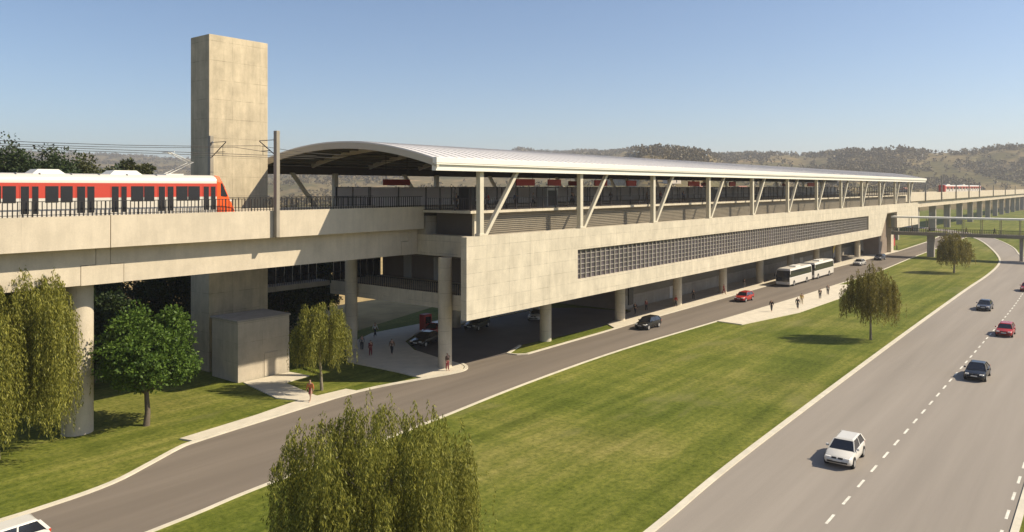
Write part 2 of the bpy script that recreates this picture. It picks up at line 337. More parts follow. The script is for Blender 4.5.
# forecourt drive under the station
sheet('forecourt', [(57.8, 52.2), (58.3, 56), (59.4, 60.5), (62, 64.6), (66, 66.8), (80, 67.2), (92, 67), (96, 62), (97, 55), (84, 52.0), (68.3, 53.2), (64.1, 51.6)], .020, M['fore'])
def slab(name, poly, h, m): mb = MB(); mb.prism(poly, 0, h); return tag(mb.build(name, M[m]), kind='structure')
slab('station_plaza', [(50.9, 51.25), (53.7, 50.52), (55.5, 50.4), (56.7, 51.1), (57.45, 52.4), (58.0, 56), (59.1, 60.6), (61.8, 64.9), (65.9, 67.15), (80, 67.5), (92, 67.3), (92, 71.6), (62.6, 71.6), (55.7, 68.2), (50.9, 62.0), (51.1, 55.0)], .125, 'pave')
slab('street_pavement', [(27.9, 52.3), (34.5, 53.0), (39.2, 53.9), (43.9, 53.6), (44.1, 52.5), (33.5, 51.7), (28.2, 51.2)], .128, 'pave')
slab('kiosk_path', [(39.2, 54.0), (38.4, 56.0), (39.6, 62.9), (44.6, 62.9), (44.9, 60.2), (41.9, 59.8), (41.0, 54.2), (41.0, 53.9)], .10, 'pave')
slab('station_pavement', [(84.2, 50.2), (90, 50.25), (136, 50.15), (170, 49.95), (205, 48.95), (236, 48.4), (236, 50.8), (205, 51.4), (170, 52.2), (136, 52.3), (86, 52.3)], .13, 'pave')
slab('covered_walk', [(86, 52.35), (136, 52.35), (170, 52.25), (205, 51.45), (236, 50.9), (240, 56.4), (98, 56.4), (97.2, 55)], .12, 'conc_grey')
slab('bus_stop_pavement', [(97.0, 42.2), (96.6, 38.4), (111, 35.7), (129, 35.1), (148.5, 38.4), (147, 40.3), (125, 40.7), (98, 41.8)], .12, 'pave')
# lane markings
mb = MB()
for k in range(-3, 60):
    x = 42.35 + k * 3.16
    if x > 215: break
    yy = 12.2 if x < 120 else 12.2 + (x - 120) ** 2 * .00035
    mb.add([(x, yy - .075, .042), (x + 1.45, yy - .075, .042), (x + 1.45, yy + .075, .042), (x, yy + .075, .042)], [(0, 1, 2, 3)])
for k in range(-3, 40):
    x = 49.0 + k * 3.16; yy = 4.75
    mb.add([(x, yy - .075, .042), (x + 1.45, yy - .075, .042), (x + 1.45, yy + .075, .042), (x, yy + .075, .042)], [(0, 1, 2, 3)])
tag(mb.build('lane_markings', M['mark']), kind='structure')

# ------------------------------------------------------------------ elevated viaduct
YG, YB = 55.9, 57.15; YG2, YB2 = 119.6 - YG, 119.6 - YB
viad = empty('railway_viaduct', (24.1, 59.8, 0), 'pale concrete railway viaduct on a round pier left of the station, carrying the train', 'viaduct')
def railing(x0, x1, y, z, parent, step=.29, h=1.05, name='railing', mt='dark'):
    mb = MB(); mb.box(x0, x1, y - .03, y + .03, z + h - .05, z + h); mb.box(x0, x1, y - .02, y + .02, z + .1, z + .14)
    x = x0 + .05
    k = 0
    while x < x1 - .05:
        wd = .028 if k % 8 else .05
        mb.box(x - wd, x + wd, y - .02, y + .02, z, z + h - .05); x += step; k += 1
    return mb.build(name, M[mt], parent)
def girder_piece(x0, x1, parent):
    mb = MB()
    mb.box(x0, x1, YG, YG + .35, 13.72, 16.0).box(x0, x1, YG2 - .35, YG2, 13.72, 16.0)
    mb.box(x0, x1, YG + .35, YG2 - .35, 13.72, 15.0)
    return mb.build('deck_beam', M['conc_beam'], parent)
girder_piece(-22, 24.70, viad); girder_piece(24.76, 55.9, viad)
mb = MB(); mb.xz([(-22, 11.06), (23.23, 11.06), (23.23, 12.47), (24.24, 12.47), (24.24, 13.70), (-22, 13.70)], YB, YB2).build('box_girder', M['conc_beam'], viad)
mb = MB(); mb.xz([(26.24, 11.06), (53.90, 11.06), (53.90, 12.47), (54.95, 12.47), (54.95, 13.70), (25.28, 13.70), (25.28, 12.44), (26.24, 12.44)], YB, YB2).build('box_girder', M['conc_beam'], viad)
mb = MB(); mb.xz([(23.27, 11.04), (26.2, 11.04), (26.2, 12.4), (25.24, 12.4), (25.24, 13.70), (24.28, 13.70), (24.28, 12.43), (23.27, 12.43)], YB - .01, YB2 + .01).build('pier_head', M['conc_beam'], viad)
MB().cyl(24.1, 59.8, 0, 11.04, 1.05, n=40).build('pier', M['conc_beam'], viad, smooth=True)
MB().cyl(-8, 59.8, 0, 11.04, 1.05, n=40).build('pier', M['conc_beam'], viad, smooth=True)
railing(-22, 55.8, YG + .15, 16.0, viad); railing(-22, 55.8, YG2 - .15, 16.0, viad, step=.58)
def track(x0, x1, y, parent):
    mb = MB()
    for s in (-.75, .75): mb.box(x0, x1, y + s - .04, y + s + .04, 15.22, 15.38)
    mb.build('track_rails', M['rail'], parent)
    MB().box(x0, x1, y - 1.3, y + 1.3, 15.003, 15.22).build('track_slab', M['ballast'], parent)
TY1, TY2 = 57.9, 61.7
track(-22, 55.9, TY1, viad); track(-22, 55.9, TY2, viad)
# station end head
mb = MB(); mb.xz([(53.94, 11.04), (56.2, 11.04), (56.2, 13.6), (54.99, 13.6), (54.99, 12.43), (53.94, 12.43)], YB - .01, YB2 + .01).build('pier_head', M['conc_beam'], viad)
# right viaduct
v2 = empty('railway_viaduct', (312, 59.8, 0), 'long pale concrete viaduct running from the far station end towards the hills', 'viaduct')
xs = [252 + 34 * k for k in range(0, 27)]
for k, x0 in enumerate([254.5] + xs[2:-1:1]):
    x1 = (xs[2:] + [0])[k] - .06
    mb = MB(); mb.box(x0, x1, YG, YG + .35, 13.0, 16.0).box(x0, x1, YG2 - .35, YG2, 13.0, 16.0).box(x0, x1, YG + .35, YG2 - .35, 13.0, 15.0); mb.build('deck_beam', M['conc_beam'], v2)
    MB().box(x0, x1, YB - .2, YB2 + .2, 10.6, 12.99).build('box_girder', M['conc_beam'], v2)
for x in xs[1:]:
    MB().box(x - .9, x + .9, 58.6, 61.0, 0, 10.6).build('pier', M['conc_grey'], v2)
track(254.5, 1100, TY1, v2); track(254.5, 1100, TY2, v2)

# ------------------------------------------------------------------ tower and kiosk
tw = empty('concrete_tower', (43.1, 70.9, 0), 'tall plain board marked concrete tower rising behind the left viaduct', 'tower')
MB().box(39.87, 46.42, 69.2, 72.62, 0, 32.9).build('shaft', M['conc_tower'], tw, bevel=.04)
MB().box(40.1, 46.2, 69.45, 72.4, 32.9, 32.96).build('roof_slab', M['conc_grey'], tw)
kb = empty('concrete_kiosk', (42, 65.3, 0), 'low flat roofed concrete box building at the foot of the tower', 'building')
MB().box(39.25, 44.8, 63.2, 67.6, 0, 5.55).build('wall', M['kiosk'], kb, bevel=.03)
MB().box(39.15, 44.9, 63.1, 67.7, 5.552, 5.72).build('roof', M['conc_grey'], kb)
MB().box(42.0, 43.6, 63.15, 63.198, .1, 2.3).build('door', M['kiosk'], kb)

# ------------------------------------------------------------------ station
st = empty('train_station', (150, 59.8, 0), 'long elevated concrete station with white arched roof, V shaped struts and a gridded window band', 'station')
YP = 46.8
NS = 12; SX = [54.6 + 17.1 * i for i in range(NS)]
# facade panel round the window opening
WX0, WX1, WZ0, WZ1 = 70.7, 196.5, 7.75, 11.05
mb = MB()
mb.box(52.3, WX0, YP, YP + .7, 5.7, 13.38)
mb.box(WX0, WX1, YP, YP + .7, 5.7, WZ0).box(WX0, WX1, YP, YP + .7, WZ1, 13.38)
mb.xz([(WX1, 5.7), (209, 5.7), (215.5, 11.3), (215.5, 13.38), (WX1, 13.38)], YP, YP + .7)
mb.build('facade_panel', M['conc'], st)
MB().box(215.5, 254.4, YP, YP + .7, 11.3, 13.38).box(226.5, 254.4, YP, YP + .7, 6.9, 11.3).build('end_wall', M['conc'], st)
wb = empty('window_band', (0, 0, 0)); wb.parent = st; wb.location = (0, 0, 0)
wb_o = MB().box(WX0, WX1, YP + .42, YP + .5, WZ0, WZ1).build('window', M['winglass'], st)
bpy.data.objects.remove(wb)
mb = MB(); nx = 120; stepx = (WX1 - WX0) / nx
for i in range(1, nx): x = WX0 + i * stepx; mb.box(x - .04, x + .04, YP + .26, YP + .415, WZ0, WZ1)
for k in range(1, 6):
    z = WZ0 + (WZ1 - WZ0) * k / 6
    for i in range(nx): a = WX0 + i * stepx + (.041 if i else 0); b = WX0 + (i + 1) * stepx - (.041 if i < nx - 1 else 0); mb.box(a, b, YP + .32, YP + .41, z - .022, z + .022)
mb.build('window_grille', M['fin'], wb_o)
# main floor box, end beam
MB().box(56.25, 254.2, YP + .702, 72.6, 11.0, 13.1).build('floor_slab', M['conc'], st)
# louvre walls under the platforms
def louvres(x0, x1, y, z0, z1, parent, face):
    mb = MB(); mb.box(x0, x1, y + .12 * face, y + .3 * face, z0, z1); n = int((z1 - z0) / .2)
    for k in range(n):
        z = z0 + k * (z1 - z0) / n
        ya, yb = (y, y + .12 * face)
        y0_, y1_ = min(ya, yb), max(ya, yb)
        mb.box(x0, x1, y0_, y1_, z + .03, z + .13)
    return mb.build('louvre_wall', M['louvre'], parent)
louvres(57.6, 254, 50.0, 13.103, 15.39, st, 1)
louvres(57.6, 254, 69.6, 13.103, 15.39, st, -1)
for ya, yb_ in ((50.0, 55.6), (64, 69.6)): MB().box(57.5, 57.595, ya, yb_, 13.103, 15.39).build('end_louvre_wall', M['endpanel'], st)
mb = MB(); mb.box(57.1, 57.4, 50.05, 50.35, 13.103, 15.39).build('corner_post', M['strut'], st)
MB().box(55.7, 254.3, 49.3, 55.85, 15.4, 15.66).build('platform', M['conc'], st)
MB().box(55.7, 254.3, 63.75, 70.3, 15.4, 15.66).build('platform', M['conc'], st)
MB().box(56.2, 254, 55.86, 63.74, 13.103, 15.0).build('track_bed', M['conc_grey'], st)
track(55.95, 254.3, TY1, st); track(55.95, 254.3, TY2, st)
# columns
for k in range(12):
    for y in (52.45, 66.75): MB().cyl(55.4 + 17.05 * k, y, 0, 11.0, .68, n=32).build('column', M['conc'], st, smooth=True)
# V struts
def strut(x, y, s):
    mb = MB(); mb.beam((x, y, 13.38 if y < 60 else 13.1), (x, y, 20.0 if y < 60 else 19.6), .5, .56)
    mb.beam((x + s * .65, y, 13.38 if y < 60 else 13.1), (x + s * 6.0, y, 20.0 if y < 60 else 19.6), .42, .46)
    mb.box(x - .4, x + .4, y - .32, y + .32, 13.102 + (.28 if y < 60 else 0), 13.6)
    return mb.build('strut', M['strut'], st, bevel=.03)
for x in SX: strut(x, YP + .36, 1)
for i in range(NS): strut(57.6 + 17.1 * i, 72.3, -1)
# arched roof
RX0, RX1 = 47.8, 264.0; RC = 60.0
def rz(y, dz=0): return 22.46 - .0104 * (y - RC) ** 2 + dz
def arch(name, x0, x1, zt, zb, mt, y0=46.25, y1=73.75, n=30, parent=None):
    mb = MB(); ys = [y0 + (y1 - y0) * i / n for i in range(n + 1)]; vs = []; fs = []
    for y in ys: vs += [(x0, y, rz(y, zt)), (x1, y, rz(y, zt)), (x1, y, rz(y, zb)), (x0, y, rz(y, zb))]
    for i in range(n):
        a = 4 * i; b = a + 4
        fs += [(a, a+1, b+1, b), (a+1, a+2, b+2, b+1), (a+2, a+3, b+3, b+2), (a+3, a, b, b+3)]
    fs += [(0, 3, 2, 1), (4*n, 4*n+1, 4*n+2, 4*n+3)]
    mb.add(vs, fs); return mb
roof = arch('roof', RX0, RX1, 0, -.14, 'roof').build('roof', M['roof'], st)
# standing seams
mb = MB()
x = RX0 + .8
while x < RX1 - .5:
    a = arch('', x, x + .05, .05, .002, '', n=20); mb.add(a.v, a.f); x += 1.2
mb.build('roof_seams', M['roof'], roof)
arch('', RX0 + .02, RX0 + .30, -.145, -.72, '').build('end_arch', M['archface'], st)
arch('', RX1 - .30, RX1 - .02, -.145, -.72, '').build('end_arch', M['archface'], st)
x = RX0 + 6.8
while x < RX1 - 2:
    arch('', x - .13, x + .13, -.145, -.62, '', 47.3, 72.7, 20).build('arch_rib', M['rib'], st); x += 8.55
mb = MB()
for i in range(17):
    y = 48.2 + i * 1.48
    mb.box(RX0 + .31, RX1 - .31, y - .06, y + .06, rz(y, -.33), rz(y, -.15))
mb.build('roof_purlins', M['soffit_shade'], st)
arch('', RX0 + .31, RX1 - .31, -.141, -.148, '', 46.5, 73.5).build('roof_shade_lining', M['soffit_shade'], st)
for s, y in ((1, 46.2), (-1, 73.8)):
    g0, g1 = sorted((y, y + s * .5)); MB().box(RX0 - .05, RX1 + .05, g0, g1, 20.1, 20.62).build('gutter', M['gutter'], st, bevel=.03)
    g0, g1 = sorted((y + s * .22, y + s * .72)); MB().box(RX0 + .1, RX1 - .1, g0, g1, 19.45, 20.04).build('eave_beam', M['gutter'], st)
    g0, g1 = sorted((y + s * .02, y + s * .3)); MB().box(RX0 - .02, RX1 + .02, g0, g1, 19.98, 20.08).build('gutter_lip', M['gutter'], st)
# fences on the platforms
def tall_fence(pts, parent, z0=15.66, step=2.4):
    (x0, y0), (x1, y1) = pts; L_ = math.hypot(x1 - x0, y1 - y0); ux, uy = (x1 - x0) / L_, (y1 - y0) / L_
    mb = MB(); n = max(1, round(L_ / step))
    def bar(a, b, za, zb, t=.03):
        xa, ya, xb, yb = x0 + ux * a, y0 + uy * a, x0 + ux * b, y0 + uy * b
        mb.hexa([(xa + uy*t, ya - ux*t, za), (xb + uy*t, yb - ux*t, za), (xb - uy*t, yb + ux*t, za), (xa - uy*t, ya + ux*t, za), (xa + uy*t, ya - ux*t, zb), (xb + uy*t, yb - ux*t, zb), (xb - uy*t, yb + ux*t, zb), (xa - uy*t, ya + ux*t, zb)])
    for i in range(n + 1): a = L_ * i / n; bar(max(0, a - .05), min(L_, a + .05), z0, z0 + 2.36, .05)
    bar(0, L_, z0 + 2.30, z0 + 2.36); bar(0, L_, z0 + 1.2, z0 + 1.25); bar(0, L_, z0 + .1, z0 + .14)
    k = .3
    while k < L_: bar(k - .02, k + .02, z0 + .14, z0 + 1.2, .012); k += .3
    mb.build('platform_fence', M['fence'], parent)
tall_fence([(55.9, 49.45), (254, 49.45)], st); tall_fence([(55.85, 49.5), (55.85, 55.6)], st)
tall_fence([(55.85, 64.0), (55.85, 70.0)], st)
MB().box(55.9, 254, 70.05, 70.2, 15.662, 17.98).build('screen_wall', M['pane'], st)
mb = MB()
for i in range(42): x = 56 + i * 4.8; mb.box(x - .05, x + .05, 69.95, 70.04, 15.662, 18.02)
mb.build('screen_frame', M['fence'], st)
MB().box(RX0 + .4, RX1 - .4, 72.55, 72.75, 19.42, 20.35).build('eave_shade_beam', M['eave_shade'], st)  # added dark strip; its colour carries the shade under the back eave
# mezzanine
mz = MB().box(56.02, 215, 49.6, 71.0, 6.9, 7.25).build('mezzanine_deck', M['conc'], st)
MB().box(56.0, 56.5, 49.4, 71.2, 5.75, 6.898).box(56.5, 215, 49.4, 49.9, 5.8, 6.898).box(56.5, 215, 70.7, 71.2, 5.8, 6.898).build('edge_beam', M['conc'], st)
MB().box(46.44, 56.0, 71.25, 73.6, 6.7, 7.25).build('corridor_deck', M['conc_grey'], st)
mb = MB()
y = 49.8
mb.box(56.1, 56.14, 49.7, 71, 8.28, 8.33); mb.box(56.1, 56.14, 49.7, 71, 7.33, 7.36)
while y < 71: mb.box(56.1, 56.14, y - .02, y + .02, 7.25, 8.28); y += .3
mb.box(46.5, 56, 71.3, 71.34, 8.28, 8.33)
x = 46.6
while x < 56: mb.box(x - .02, x + .02, 71.3, 71.34, 7.25, 8.28); x += .3
mb.build('mezzanine_railing', M['dark'], st)
wl = MB().box(63.5, 63.8, 50.5, 70.6, 7.252, 10.998).build('hall_wall', M['brownwall'], st)
for y in (53.0, 56.2, 60.5, 65.5): MB().box(63.4, 63.498, y, y + 1.3, 7.26, 9.9).build('door', M['mullion'], wl)
mb = MB(); mb.box(63.42, 63.498, 50.8, 70.4, 10.3, 10.42).box(63.42, 63.498, 50.8, 70.4, 9.95, 10.0); mb.build('wall_trim', M['conc_grey'], wl)
sc = MB().box(47, 55.9, 73.55, 73.6, 7.25, 11.0).box(56.1, 63.4, 70.85, 70.9, 7.26, 10.99).build('glass_screen', M['glass'], st)
mb = MB()
for i in range(8): mb.box(56.15 + i * 1.0, 56.21 + i * 1.0, 70.78, 70.84, 7.26, 10.99)
for i in range(9): mb.box(47 + i * 1.1, 47.06 + i * 1.1, 73.48, 73.54, 7.25, 11.0)
mb.box(56.15, 63.2, 70.79, 70.83, 9.3, 9.36); mb.build('screen_frame', M['mullion'], sc)
# ground floor wall behind the columns
gw = MB().box(97.5, 240, 56.5, 56.9, 0, 2.0).build('base_wall', M['conc_grey'], st)
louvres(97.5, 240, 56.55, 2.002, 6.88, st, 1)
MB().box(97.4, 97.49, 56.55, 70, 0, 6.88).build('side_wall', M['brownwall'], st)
for x in (112, 131, 150, 176, 202): MB().box(x, x + 2.2, 56.44, 56.498, .13, 2.0).build('door', M['mullion'], gw)
# far end cores at the footbridge entrance
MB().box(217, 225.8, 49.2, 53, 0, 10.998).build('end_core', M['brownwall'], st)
MB().box(228, 231, 48.6, 50.2, 0, 6.88).build('column', M['conc'], st)

# ------------------------------------------------------------------ footbridge
fb = empty('footbridge', (221, 30, 0), 'covered pedestrian footbridge crossing the lawn and highway from the station end', 'footbridge')
MB().box(219.4, 222.6, -14, 46.7, 5.75, 6.25).build('deck', M['conc_grey'], fb)
MB().box(219.3, 219.4, -14, 46.7, 5.5, 6.35).box(222.6, 222.7, -14, 46.7, 5.5, 6.35).build('edge_beam', M['louvre'], fb)
MB().box(219.0, 223.0, -14.3, 46.75, 9.95, 10.35).build('roof', M['gutter'], fb)
mb = MB()
for i in range(16):
    y = -13.5 + i * 4
    for x in (219.5, 222.5): MB().box(x - .07, x + .07, y - .07, y + .07, 6.25, 9.95).build('roof_post', M['pole'], fb)
mb = MB()
for x in (219.5, 222.5):
    mb.box(x - .02, x + .02, -14, 46.7, 7.25, 7.31); mb.box(x - .02, x + .02, -14, 46.7, 6.75, 6.79)
    y = -13.8
    while y < 46.6: mb.box(x - .02, x + .02, y - .03, y + .03, 6.25, 7.25); y += .5
mb.build('railing', M['dark'], fb)
for y in (37.7, 1.0): MB().box(220.2, 221.8, y - .8, y + .8, 0, 5.75).build('pier', M['conc_grey'], fb)
MB().box(220.2, 221.8, 17.9, 18.6, 0, 5.75).build('pier', M['conc_grey'], fb)

# ------------------------------------------------------------------ catenary
def mast(x, y, z0, z1, side, label, armed=True, wdt=.34, group=None):
    e = empty('catenary_mast', (x, y, z0), label, 'railway mast', group)
    MB().box(x - wdt/2, x + wdt/2, y - .22, y + .22, z0, z1).build('post', M['pole'], e, bevel=.03)
    if armed:
        mb = MB(); s = side; zt = 22.0
        mb.tube([(x, y + s*.2, zt), (x, y + s*2.5, zt)], .03, 6); mb.tube([(x, y + s*.2, zt - 1.3), (x, y + s*2.5, zt - .05)], .04, 6)
        mb.tube([(x, y + s*.9, zt - .9), (x, y + s*2.3, zt - .9)], .03, 6); mb.tube([(x, y + s*2.0, zt - .35), (x, y + s*2.0, zt - 1.25)], .02, 6)
        mb.build('cantilever_arm', M['dark'], e)
        mb = MB(); mb.cyl(x, y + s*.35, zt - .1, zt + .1, .07, n=8); mb.build('insulator', M['beacon'], e)
    return e
mast(38.2, 55.66, 13.75, 22.75, 1, 'tall square mast fixed to the near face of the viaduct beside the station roof')
mast(37.0, 63.95, 13.75, 22.6, -1, 'catenary mast on the far edge of the left viaduct, seen against the concrete tower')
mast(3, 55.66, 13.75, 22.75, 1, 'catenary mast on the left viaduct outside the left edge of the photo')
for i, x in enumerate((289, 316, 349, 384, 421, 456, 512, 571, 630)):
    mast(x, 55.66, 12.6, 19.0 if i in (0, 1, 5, 6, 7, 8) else 22.6, 1, ['short post on the far viaduct parapet just past the roof end', 'short parapet post nearest the three tall masts on the far viaduct', 'leftmost of the three tall thin masts on the far viaduct', 'middle of the three tall thin masts on the far viaduct', 'rightmost of the three tall thin masts on the far viaduct', 'short post on the far viaduct just right of the tall masts', 'second short post right of the tall masts on the far viaduct', 'third short post right of the tall masts on the far viaduct', 'fourth short post right of the tall masts on the far viaduct'][i], i in (2, 3, 4), .35, 'posts along the far viaduct')
for nm, y in (('near', TY1), ('far', TY2)):
    e = empty('overhead_wires', (0, y, 20.4), 'thin dark overhead contact and messenger wires above the %s track' % nm, 'overhead wire')
    for z, sg in ((20.75, 0), (21.55, 1)):
        mb = MB(); pts = []
        marks = [-32, 3, 38, 55, 75] if True else []
        for a, b in zip(marks[:-1], marks[1:]):
            for k in range(6):
                t = k / 6; pts.append((a + (b - a) * t, y, z - sg * .5 * 4 * t * (1 - t)))
        pts.append((75, y, z)); mb.tube(pts, .022, 5); mb.build('contact_wire' if not sg else 'messenger_wire', M['dark'], e)

# ------------------------------------------------------------------ trains
def train_side(e, y0, y1, x0, x1, doors, wins, bandx):
    yc = (y0 + y1) / 2
    MB().box(x0, x1, y0 + .12, y1 - .12, 15.36, 15.8).build('underframe', M['dark'], e)
    MB().box(x0, x1, y0, y1, 15.8, 17.24).build('lower_body', M['white'], e)
    MB().box(x0, x1, y0, y1, 17.242, 18.28).build('upper_body', M['red'], e)
    sec = [(y0, 18.282)] + [(yc - (yc - y0) * math.cos(t) ** .6, 18.35 + .6 * math.sin(t) ** .8) for t in [math.pi/2 * k / 6 for k in range(0, 7)]]
    sec = sec + [(2*yc - a, b) for a, b in sec[::-1][1:]]
    MB().ring([[(x0, a, b) for a, b in sec], [(x1, a, b) for a, b in sec]]).build('roof', M['white'], e, smooth=True)
    for y in (y0, y1):
        s = -1 if y == y0 else 1; a, b = sorted((y, y + s * .02))
        for p, q in wins: MB().box(p, q, a, b, 16.95, 18.06).build('window', M['glass'], e)
        for p, q in doors:
            d = MB().box(p - .06, q + .06, a, b, 15.9, 17.24, 0).box(p - .06, q + .06, a, b, 17.242, 18.1, 1).build('door', [M['white'], M['red']], e)
            a2, b2 = sorted((y + s * .0205, y + s * .035))
            MB().box(p, q, a2, b2, 16.2, 18.04).build('door_glass', M['glass'], d)
tr = empty('commuter_train', (20, 57.9, 15.36), 'red and white commuter train with orange nose on the left viaduct', 'train')
sc_ = 56.6 / 59.5
def S(v): return v * sc_
wins = [(19.2, 20.0), (21.85, 22.7), (22.85, 23.65), (27.85, 28.8), (28.86, 29.65), (31.45, 32.4), (32.46, 33.45)]
doors = [(20.3, 20.8), (21.0, 21.4), (23.95, 24.5), (24.65, 25.15), (26.4, 26.9), (27.1, 27.5), (30.0, 30.5), (30.72, 31.2), (33.8, 34.25), (34.45, 34.85)]
wins += [(18.2, 19.1), (14.6, 15.5), (15.6, 16.5), (11, 11.9), (12, 12.9), (7.4, 8.3), (8.4, 9.3)]; doors += [(16.8, 17.3), (17.4, 17.9), (13.3, 13.8), (13.9, 14.4), (9.7, 10.2), (10.3, 10.8)]
train_side(tr, 56.6, 59.2, 2, S(34.98), [(S(a), S(b)) for a, b in doors], [(S(a), S(b)) for a, b in wins], None)
mb = MB()
for x in (S(20.15), S(21.65), S(23.75), S(27.75), S(30.05), S(25.7)): mb.box(x - .02, x + .02, 56.9, 58.9, 18.7, 18.96)
mb.build('roof_joints', M['beacon'], tr)
for x0, x1 in ((S(21.2), S(23.4)), (S(26.5), S(29.0)), (S(14), S(17))):
    mb = MB(); mb.hexa([(x0, 57.1, 18.9), (x1, 57.1, 18.9), (x1, 58.7, 18.9), (x0, 58.7, 18.9), (x0 + .4, 57.25, 19.22), (x1 - .4, 57.25, 19.22), (x1 - .4, 58.55, 19.22), (x0 + .4, 58.55, 19.22)]); mb.build('roof_unit', M['roofunit'], tr)
# nose
xa = S(34.98)
mb = MB()
def nose_ring(x, zt, zb, hw): return [(x, 57.9 - hw, zb), (x, 57.9 + hw, zb), (x, 57.9 + hw, zt - .5), (x, 57.9 + hw * .75, zt), (x, 57.9 - hw * .75, zt), (x, 57.9 - hw, zt - .5)]
mb.ring([nose_ring(xa + .002, 18.92, 15.6, 1.3), nose_ring(xa + .4, 18.86, 15.6, 1.3), nose_ring(xa + .95, 17.9, 15.6, 1.24), nose_ring(xa + 1.4, 17.0, 15.65, 1.16), nose_ring(xa + 1.78, 16.5, 15.75, .98)])
ns = mb.build('cab', M['orange'], tr, bevel=.04)
MB().hexa([(xa + .42, 57.1, 18.55), (xa + .44, 58.7, 18.55), (xa + .46, 58.7, 18.56), (xa + .44, 57.1, 18.56), (xa + .60, 57.0, 18.6), (xa + .60, 58.8, 18.6), (xa + .62, 58.8, 18.62), (xa + .62, 57.0, 18.62)]).build('wiper', M['dark'], ns)
mb = MB(); P4 = [(xa + .46, 56.95, 18.72), (xa + .46, 58.85, 18.72), (xa + .955, 58.8, 17.94), (xa + .955, 57.0, 17.94)]
mb.add([(a + .02, b, c + .01) for a, b, c in P4] + [(a - .03, b, c - .02) for a, b, c in P4], [(0, 1, 2, 3), (7, 6, 5, 4), (0, 4, 5, 1), (1, 5, 6, 2), (2, 6, 7, 3), (3, 7, 4, 0)]); mb.build('windscreen', M['glass'], ns)
for s in (-1, 1):
    y = 57.9 + s * 1.31; a, b = sorted((y, y - s * .03))
    MB().xz([(xa + .35, 18.3), (xa + .48, 18.3), (xa + .95, 17.25), (xa + .35, 17.25)], a, b).build('cab_side_window', M['glass'], ns)
    MB().box(xa + 1.35, xa + 1.52, 57.9 + s * .75 - .2, 57.9 + s * .75 + .2, 16.85, 17.0).build('headlight', M['lamp'], ns)
pg = MB(); bx = S(31.2)
for yy in (57.5, 58.3): pg.tube([(bx, yy, 18.95), (bx + 2.1, yy, 19.95), (bx + .3, yy + (.2 if yy < 58 else -.2), 20.7)], .045, 6)
pg.tube([(bx + .3, 57.0, 20.72), (bx + .3, 58.8, 20.72)], .04, 6); pg.tube([(bx + 2.1, 57.5, 19.95), (bx + 2.1, 58.3, 19.95)], .035, 6); pg.box(bx - .2, bx + 1.2, 57.3, 58.5, 18.93, 19.03)
pg.build('pantograph', M['roofunit'], tr)
# distant train
t2 = empty('commuter_train', (400, 61.7, 15.36), 'distant red and white train coming along the far viaduct beyond the station', 'train')
D2 = []; W2 = []
x = 392
while x < 500: W2.append((x, x + 4)); D2.append((x + 5, x + 6.4)); x += 9
train_side(t2, 60.4, 63.0, 389, 500, D2, W2, None)
MB().box(386.5, 388.99, 60.4, 63.0, 15.7, 18.9).build('cab', M['red'], t2, bevel=.3)
for x in (395, 440): MB().box(x, x + 8, 60.9, 62.5, 18.93, 19.3).build('roof_unit', M['roofunit'], t2)

# ------------------------------------------------------------------ platform furniture
def hung_sign(x, L_, y, z, name, label, mt, h=.62, group=None):
    e = empty(name, (x, y, z), label, 'sign', group)
    MB().box(x - L_/2, x + L_/2, y - .08, y + .08, z, z + h).build('panel', M[mt], e)
    mb = MB()
    for s in (-1, 1): mb.box(x + s*L_*.4 - .02, x + s*L_*.4 + .02, y - .02, y + .02, z + h, rz(y, -.4))
    mb.build('hanger', M['dark'], e)
sg_ = ['between the first strut and its diagonal', 'before the second strut from the left', 'just right of the second strut', 'between the second and third struts', 'right of the third strut from the left', 'right of the fourth strut from the left', 'behind the seventh strut from the left']
for i, (x, L_) in enumerate(((69.3, 3.4), (75, 2.6), (85.5, 3.0), (93.5, 2.6), (113.5, 4.0), (129, 2.6), (174, 7))):
    hung_sign(x, L_, 53, 18.15, 'hanging_sign', 'red sign board hanging over the near platform ' + sg_[i], 'signred', .75, 'red signs over the near platform')
for i, x in enumerate((62, 100, 148, 196)):
    hung_sign(x, 4.2, 66.5, 18.2, 'hanging_sign', 'dark red sign board over the far platform, %s of four from the left' % ('first', 'second', 'third', 'last')[i], 'signred', .7, 'red signs over the far platform')
def shelter(x, y, w_, label):
    e = empty('platform_cabin', (x, y, 15.66), label, 'cabin')
    MB().box(x, x + w_, y, y + 1.4, 15.662, 17.9).build('wall', M['beacon' if w_ > 1.5 else 'dark'], e); MB().box(x - .1, x + w_ + .1, y - .1, y + 1.5, 17.9, 18.0).build('roof', M['dark'], e)
    MB().box(x + .2, x + w_ - .2, y - .03, y - .001, 15.8, 17.6).build('door', M['dark'], e)
shelter(50.9 + 7.0, 51.5, .9, 'narrow dark cabinet standing on the near platform end')
shelter(72.4, 52.2, 2.2, 'grey cabin on the near platform between the first two struts')
shelter(119, 52.2, 2.2, 'grey cabin on the near platform behind the fourth strut')
def bench(x, y, label, z=15.66):
    e = empty('platform_bench', (x, y, z), label, 'bench', 'benches on the near platform')
    MB().box(x, x + 1.8, y, y + .45, z + .42, z + .48).build('seat', M['dark'], e); MB().box(x, x + 1.8, y + .46, y + .5, z + .5, z + .9).build('backrest', M['dark'], e)
    for s in (.15, 1.6): MB().box(x + s, x + s + .06, y + .05, y + .4, z, z + .42).build('leg', M['dark'], e)
for i, x in enumerate((58.6, 62, 81, 99, 135)): bench(x, 51.0, 'dark bench behind the platform fence, ' + ('closest to the platform end', 'just left of the first pair of struts diagonal', 'past the second strut', 'past the third strut', 'past the fifth strut')[i])
